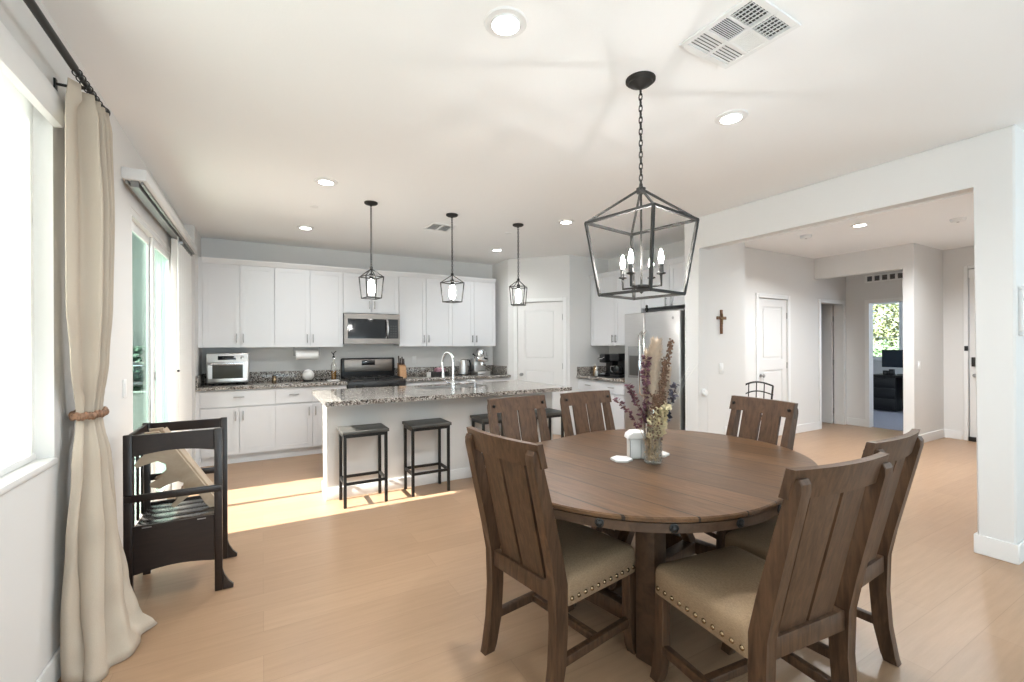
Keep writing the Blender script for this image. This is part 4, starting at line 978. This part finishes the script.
cx, cy = 1.705, 1.673
ch = thing('chandelier', 'large open-cage lantern chandelier with four lit candle bulbs over the table', 'chandelier', (cx, cy, 1.63))
zt = HZ - 1.63
MB().lathe([(0.075, zt), (0.075, zt - 0.008), (0.06, zt - 0.014), (0.058, zt - 0.022), (0.035, zt - 0.03), (0.02, zt - 0.042), (0.006, zt - 0.05)], seg=28).build('canopy', IRON, ch)
b = MB(); chain(b, 0, 0, 0.565, zt - 0.045, 0.040, 0.0032); b.build('chain', IRON, ch)
ca = math.radians(-124.6); R1, R2 = 0.2815, 0.2135
tp = [(R1 * math.cos(ca + k * PI / 2), R1 * math.sin(ca + k * PI / 2), 0.385) for k in range(4)]; bt = [(R2 * math.cos(ca + k * PI / 2), R2 * math.sin(ca + k * PI / 2), 0.008) for k in range(4)]
b = MB()
for k in range(4):
    b.bar(tp[k], tp[(k + 1) % 4], 0.013); b.bar(bt[k], bt[(k + 1) % 4], 0.013); b.bar(tp[k], bt[k], 0.013)
    q = Vector(tp[k]).normalized(); b.tube([tp[k], (tp[k][0] * 0.05, tp[k][1] * 0.05, 0.545)], 0.0065, 6)
    b.ball(tp[k], 0.009, seg=6, rings=4); b.ball(bt[k], 0.009, seg=6, rings=4)
b.build('cage_frame', IRON, ch)
MB().lathe([(0.004, 0.525), (0.022, 0.53), (0.024, 0.555), (0.012, 0.56), (0.008, 0.58)], seg=14).build('hub', IRON, ch)
MB().tube([(0, 0, 0.53), (0, 0, 0.03)], 0.006, 8).build('centre_rod', IRON, ch)
MB().lathe([(0.002, 0.012), (0.010, 0.02), (0.006, 0.032), (0.045, 0.042), (0.045, 0.054), (0.01, 0.06)], seg=20).build('finial_plate', IRON, ch)
for k in range(4):
    a = math.radians(-163.5) + k * PI / 2; x, y = 0.107 * math.cos(a), 0.107 * math.sin(a)
    arm = MB().tube([(0.03 * math.cos(a), 0.03 * math.sin(a), 0.045), (x, y, 0.045), (x, y, 0.10)], 0.0065, 6).lathe([(0.006, 0.098), (0.022, 0.103), (0.022, 0.108), (0.012, 0.11)], (x, y, 0), 14).build('candle_arm', IRON, ch)
    MB().lathe([(0.012, 0.108), (0.012, 0.152), (0.008, 0.154)], (x, y, 0), 12).build('candle_sleeve', mat('sleeve_grey', (0.035, 0.032, 0.03), 0.7) if k == 0 else bpy.data.materials['sleeve_grey'], arm)
    MB().lathe([(0.006, 0.152), (0.0115, 0.168), (0.0125, 0.180), (0.009, 0.205), (0.0035, 0.222), (0.0006, 0.226)], (x, y, 0), 12).build('bulb', CANDLE, arm)


def pendant(x, y, rot, label):
    t = thing('pendant_light', label, 'pendant light', (x, y, 1.83), rot, 'black lantern pendants above the island'); zt = HZ - 1.83
    MB().lathe([(0.062, zt), (0.062, zt - 0.012), (0.05, zt - 0.02), (0.012, zt - 0.028), (0.006, zt - 0.04)], seg=24).build('canopy', IRON, t)
    b = MB(); chain(b, 0, 0, 0.30, zt - 0.035, 0.032, 0.0030); b.build('chain', IRON, t)
    b = MB(); a, c = 0.121, 0.098
    T = [(a * math.cos(PI / 4 + k * PI / 2), a * math.sin(PI / 4 + k * PI / 2), 0.205) for k in range(4)]; B = [(c * math.cos(PI / 4 + k * PI / 2), c * math.sin(PI / 4 + k * PI / 2), 0.004) for k in range(4)]
    for k in range(4):
        b.bar(T[k], T[(k + 1) % 4], 0.009); b.bar(B[k], B[(k + 1) % 4], 0.009); b.bar(T[k], B[k], 0.009); b.tube([T[k], (0, 0, 0.285)], 0.0045, 6)
        b.ball(T[k], 0.006, seg=6, rings=4); b.ball(B[k], 0.006, seg=6, rings=4)
    b.build('cage_frame', IRON, t)
    MB().lathe([(0.003, 0.31), (0.014, 0.30), (0.014, 0.28), (0.006, 0.275), (0.006, 0.24), (0.019, 0.235), (0.019, 0.185), (0.012, 0.18)], seg=14).build('socket', IRON, t)
    MB().lathe([(0.012, 0.185), (0.026, 0.16), (0.032, 0.12), (0.032, 0.06), (0.022, 0.035), (0.001, 0.028)], seg=16).build('bulb', BULB, t)
    return t


p0 = pendant(0.909, 4.35, 10, 'lantern pendant in front of the microwave, over the sunlit island end')
dup(p0, loc=(1.731, 4.35, 1.83), rz=20, label='middle lantern pendant of the three above the island')
dup(p0, loc=(2.530, 4.355, 1.83), rz=50, label='lantern pendant in front of the pantry door, over the sink side')


def downlight():
    t = thing('recessed_light', 'x', 'ceiling light', (0, 0, HZ), 0, 'recessed ceiling lights')
    MB().lathe([(0.058, -0.012), (0.062, -0.004), (0.088, -0.006), (0.093, -0.001), (0.093, 0.0)], seg=32, caps=False).build('trim_ring', TRIM, t)
    MB().lathe([(0.0005, -0.0125), (0.0575, -0.0115), (0.0575, -0.002), (0.0005, -0.002)], seg=28, caps=False).build('lens', LENS, t)
    return t


DLS = [((0.905, 1.655), 'recessed ceiling light between curtain rod and chandelier', 14), ((2.464, 1.687), 'recessed ceiling light between chandelier and the white beam', 14),
       ((0.467, 3.97), 'recessed ceiling light near the patio door valance', 15), ((0.44, 5.62), 'recessed ceiling light above the cabinet run by the toaster oven', 4),
       ((2.936, 3.999), 'recessed ceiling light near the far island pendant and chandelier', 15), ((2.929, 5.644), 'recessed ceiling light in front of the pantry corner', 5),
       ((5.984, 2.496), 'recessed ceiling light beyond the beam in the hallway', 29)]
q0 = downlight()
for i, (p, lb, e) in enumerate(DLS):
    if i == 0: q0.location = (*p, HZ); q0['label'] = lb
    else: dup(q0, loc=(*p, HZ), label=lb)
    light('downlight_lamp', 'AREA', (*p, HZ - 0.02), e * 1.5, (0.94, 0.98, 1.0), aim=(0, 0, -1), shape='DISK', size=0.11, spread=math.radians(150))

v1 = thing('ceiling_vent', 'white louvred ceiling vent near the chandelier', 'air vent', (1.833, 1.218, HZ), 1.5)
b = MB(); xs = (-0.172, -0.145, -0.008, 0.008, 0.145, 0.172); ys = (-0.175, -0.148, -0.056, -0.044, 0.044, 0.056, 0.148, 0.175)
for i in (0, 2, 4): b.box(xs[i], xs[i + 1], ys[0], ys[-1], -0.010, 0, b=0.002, seg=1)
for i in (0, 2, 4, 6):
    for a in ((xs[1], xs[2]), (xs[3], xs[4])): b.box(a[0], a[1], ys[i], ys[i + 1], -0.010, 0)
b.build('frame', PLASTW, v1)
MB().box(xs[1], xs[4], ys[1], ys[6], -0.0015, -0.0005).build('backing', GREYB, v1, smooth=False)
for ci, (a0, a1) in enumerate(((xs[1], xs[2]), (xs[3], xs[4]))):
    for cj, (b0, b1) in enumerate(((ys[1], ys[2]), (ys[3], ys[4]), (ys[5], ys[6]))):
        b = MB(); alongx = not (cj == 1 and ci == 1)
        n = 10 if cj == 1 else 6
        for k in range(n):
            if alongx:
                yy = b0 + (b1 - b0) * (k + 0.5) / n; b.box(a0, a1, -0.0065, 0.0065, -0.0009, 0.0009, M=TR(0, yy, -0.0055) @ Matrix.Rotation((0.95, 0.7, 0.30)[cj], 4, 'X'))
            else:
                xx = a0 + (a1 - a0) * (k + 0.5) / n; b.box(-0.0085, 0.0085, b0, b1, -0.0009, 0.0009, M=TR(xx, 0, -0.0055) @ Matrix.Rotation(-0.15, 4, 'Y'))
        if cj == 0:
            for k in range(6): xx = a0 + (a1 - a0) * (k + 0.5) / 6; b.box(xx - 0.001, xx + 0.001, b0, b1, -0.0095, -0.0035)
        b.build('louvre', PLASTW, v1, smooth=False)
v2 = thing('ceiling_vent', 'small white ceiling vent between the island pendants', 'air vent', (1.79, 4.88, HZ))
MB().box(-0.15, 0.15, -0.15, -0.12, -0.008, 0).box(-0.15, 0.15, 0.12, 0.15, -0.008, 0).box(-0.15, -0.12, -0.12, 0.12, -0.008, 0).box(0.12, 0.15, -0.12, 0.12, -0.008, 0).box(-0.01, 0.01, -0.12, 0.12, -0.008, 0).build('frame', PLASTW, v2, smooth=False)
MB().box(-0.12, 0.12, -0.12, 0.12, -0.0015, -0.0005).build('backing', GREYB, v2, smooth=False)
b = MB()
for k in range(9): b.box(-0.12, 0.12, -0.009, 0.009, -0.0009, 0.0009, M=TR(0, -0.108 + k * 0.027, -0.005) @ Matrix.Rotation(0.5, 4, 'X'))
b.build('louvre', PLASTW, v2, smooth=False)
for x, y, lb in ((5.987, 3.079, 'round white smoke alarm on the hall ceiling near the closet'), (6.654, 1.859, 'round white smoke alarm on the hall ceiling toward front door')):
    s = thing('smoke_alarm', lb, 'smoke alarm', (x, y, HZ)); MB().lathe([(0.066, 0), (0.066, -0.016), (0.056, -0.034), (0.02, -0.038), (0.0005, -0.038)], seg=24, caps=False).build('housing', PLASTW, s); MB().lathe([(0.012, -0.0375), (0.010, -0.042), (0.0005, -0.042)], seg=10, caps=False).build('button', NICKEL, s)
for x, y, lb in ((0.447, 4.74, 'small sprinkler cap on the ceiling near the first island pendant'), (2.62, 4.75, 'small sprinkler cap on the ceiling near the pantry-side pendant')):
    tag(MB().lathe([(0.04, 0), (0.04, -0.004), (0.034, -0.007), (0.0005, -0.008)], (x, y, HZ), 20, caps=False).build('sprinkler_cap', PLASTW), lb, 'sprinkler')

# ------------------------------------------------------------------ curtain, rod, tieback
rd = thing('curtain_rod', 'black metal curtain rod with ball finial above the window', 'curtain rod', (-0.655, 1.2, 2.505))
MB().tube([(0, -1.6, 0), (0, 1.22, 0)], 0.0145, 12).tube([(0, 1.22, 0), (0, 1.575, 0)], 0.0100, 10).build('pole', BLACKM, rd)
MB().ball((0, 1.61, 0), 0.024).lathe([(0.014, 0), (0.016, 0.012), (0.010, 0.02)], seg=12, M=TR(0, 1.575, 0) @ Matrix.Rotation(-PI / 2, 4, 'X')).build('finial', BLACKM, rd)
MB().box(-0.1, -0.093, 1.35, 1.372, -0.075, 0.0).tube([(-0.095, 1.361, -0.02), (-0.03, 1.361, -0.02), (0.0, 1.361, -0.012)], 0.006, 8).build('bracket', BLACKM, rd)
for k in range(8):
    y = 1.255 + k * 0.044
    MB().tube([(0.0155 * math.cos(a), y, 0.0155 * math.sin(a) - 0.003) for a in [2 * PI * q / 14 for q in range(14)]], 0.0026, 6, closed=True).build('ring', BLACKM, rd)
cu = thing('curtain', 'long beige linen curtain tied back beside the window and puddling', 'curtain', (-0.65, 2.62, 0))
KZ = [(2.475, (-0.685, 2.455), (-0.655, 2.62), (-0.650, 2.80), 0.020), (2.36, (-0.69, 2.435), (-0.655, 2.60), (-0.650, 2.755), 0.036), (1.96, (-0.69, 2.43), (-0.645, 2.60), (-0.652, 2.74), 0.040), (1.57, (-0.69, 2.435), (-0.645, 2.60), (-0.655, 2.74), 0.038),
      (1.33, (-0.695, 2.50), (-0.655, 2.64), (-0.660, 2.755), 0.030), (1.075, (-0.705, 2.605), (-0.675, 2.69), (-0.672, 2.79), 0.016), (0.87, (-0.705, 2.545), (-0.655, 2.66), (-0.650, 2.80), 0.028),
      (0.55, (-0.715, 2.525), (-0.640, 2.60), (-0.620, 2.815), 0.036), (0.25, (-0.725, 2.525), (-0.625, 2.53), (-0.580, 2.83), 0.040), (0.10, (-0.728, 2.53), (-0.605, 2.485), (-0.535, 2.80), 0.034), (0.004, (-0.728, 2.53), (-0.592, 2.45), (-0.462, 2.80), 0.020)]
def kin(z, i, j=None):
    for a, c in zip(KZ, KZ[1:]):
        if a[0] >= z >= c[0]:
            t = (a[0] - z) / (a[0] - c[0]); t = t * t * (3 - 2 * t)
            return a[i] + (c[i] - a[i]) * t if j is None else a[i][j] + (c[i][j] - a[i][j]) * t
    return KZ[-1][i] if j is None else KZ[-1][i][j]
rows = []; NZ, NT = 70, 150
for iz in range(NZ + 1):
    z = 2.475 - (2.475 - 0.004) * iz / NZ; row = []
    L_ = Vector((kin(z, 1, 0), kin(z, 1, 1))); M_ = Vector((kin(z, 2, 0), kin(z, 2, 1))); R_ = Vector((kin(z, 3, 0), kin(z, 3, 1))); amp = kin(z, 4)
    for it_ in range(NT + 1):
        t = it_ / NT; p = L_ * (1 - t) ** 2 + (M_ * 2 - (L_ + R_) * 0.5) * 2 * t * (1 - t) + R_ * t * t
        d = (M_ * 2 - (L_ + R_) * 0.5 - L_) * (1 - t) * 2 + (R_ - M_ * 2 + (L_ + R_) * 0.5) * 2 * t; nrm = Vector((d.y, -d.x)).normalized()
        fq = 2.9 + 2.5 * min(1.0, max(0.0, (z - 0.60) / 0.60)); ph = 2 * PI * (fq * t ** (1.1 + 0.18 * (fq - 2.9)) + 0.08 * math.sin(2 * PI * t * 1.3 + z * 0.9)) + 0.3; w = math.sin(ph) + 0.25 * math.sin(2.0 * ph + z * 1.5 + 1.0)
        env = min(1, t * 7, (1 - t) * 9) * 0.75 + 0.25
        flat = 1.0 - 0.85 * max(0.0, 1 - ((t - 0.18) / 0.16) ** 2) * (1 if 1.2 < z < 2.40 else 0.3)
        p = p + nrm * (amp * w * env * flat * 1.0)
        p.x = max(p.x, -0.738)
        row.append((p.x + 0.65, p.y - 2.62, max(0.003, z + (0.012 * math.sin(ph * 0.5) if z < 0.05 else 0))))
    rows.append(row)
co = MB().grid(rows).build('panel', CURT, cu, angle=180); sm = co.modifiers.new('thickness', 'SOLIDIFY'); sm.thickness = 0.004; sm.offset = 0
hem = []
tb = thing('curtain_tieback', 'brown woven beaded tieback gathering the beige curtain', 'tieback', (-0.684, 2.70, 1.08))
for k in range(30):
    a = 2 * PI * k / 30; x, y = 0.050 * math.cos(a), 0.112 * math.sin(a)
    MB().ball((x, y, 0.003 * math.sin(9 * a)), 0.0140, (0.9, 1.0, 1.25), 8, 6).build('bead', BEAD, tb)

# ------------------------------------------------------------------ toddler learning tower
lt = thing('learning_tower', 'dark brown wooden toddler learning tower beside the curtain', 'step stool', (-0.418, 3.235, 0))
hx, hy, zt = 0.198, 0.215, 0.918
for sx in (-1, 1):
    for sy in (-1, 1):
        MB().box(sx * hx - 0.019, sx * hx + 0.019, sy * hy - 0.011, sy * hy + 0.011, 0, zt, b=0.003).build('post', ESPR, lt)
        f = MB(); 
        f.prism([(sx * (hx + 0.019), sy * hy - 0.009, 0), (sx * (hx + 0.070), sy * hy - 0.009, 0), (sx * (hx + 0.072), sy * hy - 0.009, 0.02), (sx * (hx + 0.045), sy * hy - 0.009, 0.045), (sx * (hx + 0.028), sy * hy - 0.009, 0.085), (sx * (hx + 0.019), sy * hy - 0.009, 0.12)], (0, 0.018, 0), b=0.002)
        if sx > 0: f.build('foot', ESPR, lt)
        else: f.bm.free()
for sy in (-1, 1):
    yb = sy * hy - 0.009
    pts = [(-hx + 0.019, yb, zt - 0.004), (hx - 0.019, yb, zt - 0.004)] + [(hx - 0.019 - (2 * hx - 0.038) * k / 16, yb, zt - 0.118 + 0.022 * math.sin(PI * k / 16)) for k in range(17)]
    if sy > 0: pts = [(-hx + 0.019, yb, zt - 0.004), (hx - 0.019, yb, zt - 0.004), (hx - 0.019, yb, zt - 0.06), (-hx + 0.019, yb, zt - 0.06)]
    MB().prism(pts, (0, 0.018, 0), b=0.002).build('top_board', ESPR, lt, smooth=False)
    MB().box(-hx - 0.015, hx + 0.015, sy * hy - 0.024 if sy < 0 else sy * hy - 0.009, sy * hy - 0.006 if sy < 0 else sy * hy + 0.009, 0.565, 0.602, b=0.003).build('rail', ESPR, lt)
pts = [(-hx + 0.019, -hy - 0.009, 0.432), (hx - 0.019, -hy - 0.009, 0.432)] + [(hx - 0.019 - (2 * hx - 0.038) * k / 16, -hy - 0.009, 0.178 + 0.022 * math.sin(PI * k / 16)) for k in range(17)]
MB().prism(pts, (0, 0.018, 0), b=0.002).build('side_panel', ESPR, lt, smooth=False)
MB().prism([(p[0], hy - 0.009, p[2]) for p in pts], (0, 0.018, 0), b=0.002).build('side_panel', ESPR, lt, smooth=False)
for k in range(4): MB().box(-hx + 0.02, hx - 0.005, -0.204 + k * 0.102, -0.110 + k * 0.102, 0.405, 0.423, b=0.002).build('platform_slat', ESPG, lt)
MB().box(-hx + 0.01, -hx + 0.03, -hy + 0.02, hy - 0.02, 0.38, 0.405).box(hx - 0.03, hx - 0.01, -hy + 0.02, hy - 0.02, 0.38, 0.405).build('platform_support', ESPR, lt, smooth=False)
for k in range(3): MB().box(-hx - 0.006, -hx + 0.006, -0.125 + k * 0.11, -0.105 + k * 0.11, 0.40, zt - 0.05, b=0.002).build('spindle', ESPR, lt)
MB().box(-hx - 0.009, -hx + 0.009, -hy + 0.011, hy - 0.011, zt - 0.06, zt - 0.005, b=0.003).build('end_board', ESPR, lt)
for x in (-0.12, 0.12): MB().box(x - 0.02, x + 0.02, -hy - 0.0125, -hy - 0.009, 0.420, 0.425).build('hinge', NICKEL, lt, smooth=False)
MB().box(-hx + 0.0, hx - 0.0, hy - 0.2, hy - 0.18, 0.15, 0.17).build('lower_step_rail', ESPR, lt, smooth=False)
# beige climbing board leaning inside the tower
wb = thing('wooden_climbing_board', 'beige wooden board with wavy lobes leaning inside dark tower', 'wooden toy', (-0.425, 3.25, 0.424))
out = [(-0.155, 0.475), (-0.090, 0.478), (-0.055, 0.44), (0.185, 0.045), (0.188, 0.005), (0.150, 0.0), (0.125, 0.035), (0.105, 0.085), (0.075, 0.110), (0.040, 0.080), (-0.020, 0.030), (-0.036, 0.045), (0.000, 0.085), (0.030, 0.130), (0.028, 0.170), (0.000, 0.185),
       (-0.040, 0.172), (-0.085, 0.150), (-0.125, 0.165), (-0.130, 0.185), (-0.085, 0.210), (-0.050, 0.250), (-0.055, 0.290), (-0.095, 0.312), (-0.150, 0.295), (-0.185, 0.280), (-0.198, 0.298), (-0.175, 0.335), (-0.140, 0.355), (-0.125, 0.385), (-0.150, 0.43)]
for y in (-0.07, 0.06): MB().prism([(x, y, z) for x, z in out], (0, 0.018, 0), b=0.003).build('side_board', PLY, wb, smooth=False)
MB().prism([(-0.085, -0.052, 0.470), (0.178, -0.052, 0.042), (0.193, -0.052, 0.050), (-0.070, -0.052, 0.482)], (0, 0.112, 0), b=0.002).build('ramp_plank', PLY, wb, smooth=False)
MB().tube([(-0.15, -0.07, 0.40), (-0.15, 0.078, 0.40)], 0.012, 10).build('dowel', PLY, wb)

# ------------------------------------------------------------------ walls: cross, plates, iron chair, frame, vent
cr = tag(MB().box(4.457, 4.489, 3.180, 3.199, 1.495, 1.765, b=0.004).box(4.395, 4.551, 3.181, 3.199, 1.655, 1.690, b=0.004).build('wall_cross', WALNUT), 'small brown wooden cross hanging on the stub wall', 'cross')
MB().box(4.466, 4.480, 3.172, 3.181, 1.60, 1.72, b=0.003).box(4.435, 4.511, 3.173, 3.181, 1.665, 1.68, b=0.003).build('figure', BRASS, cr)
def plate(label, M, gang=1):
    t = tag(MB(M).box(-0.035 * gang, 0.035 * gang, -0.006, 0, -0.058, 0.058, b=0.003).build('switch_plate', PLASTW), label, 'light switch')
    for g in range(gang): MB(M).box(-0.017 + (g - (gang - 1) / 2) * 0.046, 0.017 + (g - (gang - 1) / 2) * 0.046, -0.009, -0.005, -0.033, 0.033, b=0.002).build('rocker', PLASTW, t)
    return t
def outlet(label, M):
    t = tag(MB(M).box(-0.035, 0.035, -0.006, 0, -0.058, 0.058, b=0.003).build('outlet_plate', PLASTW), label, 'outlet')
    MB(M).box(-0.017, 0.017, -0.008, -0.005, -0.033, 0.033, b=0.002).build('socket', PLASTW, t); return t
plate('white light switch on the wall beside the patio door, above the tower', TR(XL, 3.62, 1.12) @ RZ(90))
plate('white light switch on the stub wall below the cross', TR(4.475, 3.20, 1.11))
plate('white light switch on the wall facing the front door entry', TR(7.875, 2.60, 1.08))
outlet('white outlet low on the stub wall behind the table edge', TR(4.56, 3.20, 0.40))
outlet('white outlet on the backsplash wall above the dish rack', TR(2.05, 6.75, 1.16))
outlet('white outlet above the coffee machines under the upper cabinet', TR(4.84, 4.80, 1.30) @ RZ(-90))
nl = thing('plug_in_device', 'small white round plug-in device low on stub wall corner', 'night light', (4.175, 3.20, 0.855))
MB().box(-0.03, 0.03, -0.006, 0, -0.045, 0.045, b=0.003).build('back_plate', PLASTW, nl); MB(Matrix.Rotation(PI / 2, 4, 'X')).lathe([(0.036, 0.004), (0.038, 0.02), (0.030, 0.036), (0.001, 0.040)], seg=20).build('dome', PLASTW, nl)
pf = thing('wall_frame', 'white framed picture on the wall beside the pier', 'picture', (4.30, 0.885, 1.58))
MB().box(-0.14, 0.14, -0.022, 0, 0.130, 0.155, b=0.003).box(-0.14, 0.14, -0.022, 0, -0.155, -0.130, b=0.003).box(-0.14, -0.115, -0.022, 0, -0.13, 0.13, b=0.003).box(0.115, 0.14, -0.022, 0, -0.13, 0.13, b=0.003).build('frame', TRIM, pf)
MB().box(-0.115, 0.115, -0.010, 0, -0.13, 0.13).build('mat_board', CERAM, pf, smooth=False)
rv = thing('return_air_grille', 'white return air grille with dark openings above office doorway', 'air vent', (8.72, 3.30, 2.38), -90)
b = MB(); b.box(-0.27, 0.27, -0.012, 0, 0.0, 0.022); b.box(-0.27, 0.27, -0.012, 0, 0.103, 0.125)
for k in range(6): b.box(-0.27 + k * 0.1016, -0.238 + k * 0.1016, -0.012, 0, 0.022, 0.103)
b.build('frame', PLASTW, rv, smooth=False); MB().box(-0.25, 0.25, -0.003, -0.001, 0.02, 0.105).build('backing', GREYB, rv, smooth=False)
b = MB()
for k in range(4): b.box(-0.25, 0.25, -0.010, -0.004, 0.03 + k * 0.02, 0.034 + k * 0.02)
b.build('louvre', NICKEL, rv, smooth=False)
ic = thing('iron_chair', 'wrought iron chair with arched barred back standing by the closet door', 'chair', (5.33, 3.47, 0), 156)
for sx in (-1, 1):
    MB().tube([(sx * 0.20, 0.22, 0), (sx * 0.19, 0.20, 0.30), (sx * 0.19, 0.19, 0.46), (sx * 0.20, 0.24, 0.87)], 0.011, 8).build('rear_leg', BLACKM, ic)
    MB().tube([(sx * 0.20, -0.20, 0), (sx * 0.19, -0.18, 0.44)], 0.011, 8).build('front_leg', BLACKM, ic)
def ar(z0, rise, n=10): return [(-0.20 + 0.40 * k / n, 0.24 - 0.02 * math.sin(PI * k / n), z0 + rise * math.sin(PI * k / n)) for k in range(n + 1)]
b = MB().tube(ar(0.87, 0.05), 0.011, 8).tube(ar(0.76, 0.05), 0.008, 8).tube([(-0.19, 0.20, 0.50), (0.19, 0.20, 0.50)], 0.008, 8)
for x in (-0.10, 0.0, 0.10): b.tube([(x, 0.20, 0.50), (x, 0.225, 0.87 + 0.05 * math.cos(x / 0.2 * PI / 2) - 0.003)], 0.006, 6)
b.build('backrest', BLACKM, ic)
MB().box(-0.20, 0.20, -0.20, 0.20, 0.44, 0.49, b=0.018, seg=3).build('seat', LINEN, ic)

# ------------------------------------------------------------------ office
dk = thing('office_desk', 'black desk cabinet on the office carpet below the window', 'desk', (11.0, 4.0, 0.004))
MB().box(0, 0.60, -0.75, 0.44, 0.70, 0.735, b=0.004).build('desk_top', BLACKM, dk)
MB().box(0.02, 0.58, 0.0, 0.42, 0.02, 0.70).box(0.02, 0.58, -0.72, -0.30, 0.02, 0.70).build('pedestal', BLACK, dk, smooth=False)
for z in (0.06, 0.27, 0.48): MB().box(0.004, 0.02, 0.01, 0.41, z, z + 0.195, b=0.003).build('drawer', BLACK, dk)
MB().box(0.30, 0.32, -0.30, 0.0, 0.25, 0.70).build('modesty_panel', BLACK, dk, smooth=False)
mo = thing('computer_monitor', 'dark computer monitor on the black office desk', 'monitor', (11.28, 3.93, 0.739))
MB().box(-0.08, 0.10, -0.12, 0.12, 0, 0.015, b=0.004).build('base', BLACKM, mo); MB().box(0.03, 0.05, -0.025, 0.025, 0.01, 0.30).build('neck', BLACKM, mo, smooth=False)
MB().box(0.0, 0.03, -0.40, 0.40, 0.15, 0.51, b=0.006).build('housing', BLACKM, mo); MB().box(-0.002, 0.001, -0.39, 0.39, 0.16, 0.50).build('screen', SCREEN, mo, smooth=False)
for y, h, lb in ((4.20, 0.09, 'low black desk speaker beside the monitor, by office window'), (4.10, 0.12, 'small black box on the desk in front of monitor')):
    s = thing('desk_speaker', lb, 'speaker', (11.12, y, 0.739)); MB().box(-0.04, 0.04, -0.04, 0.04, 0, h, b=0.008).build('housing', BLACKM, s); MB(TR(-0.041, 0, h * 0.5) @ Matrix.Rotation(-PI / 2, 4, 'Y')).lathe([(0.026, 0), (0.02, 0.003), (0.001, 0.001)], seg=16).build('cone', GREYB, s)
light('hall_fill_light', 'AREA', (6.9, 1.9, HZ - 0.02), 30, (0.94, 0.98, 1.0), aim=(0, 0, -1), shape='DISK', size=0.11, spread=math.radians(150))  # extra lamp without a fixture, added to brighten the hall
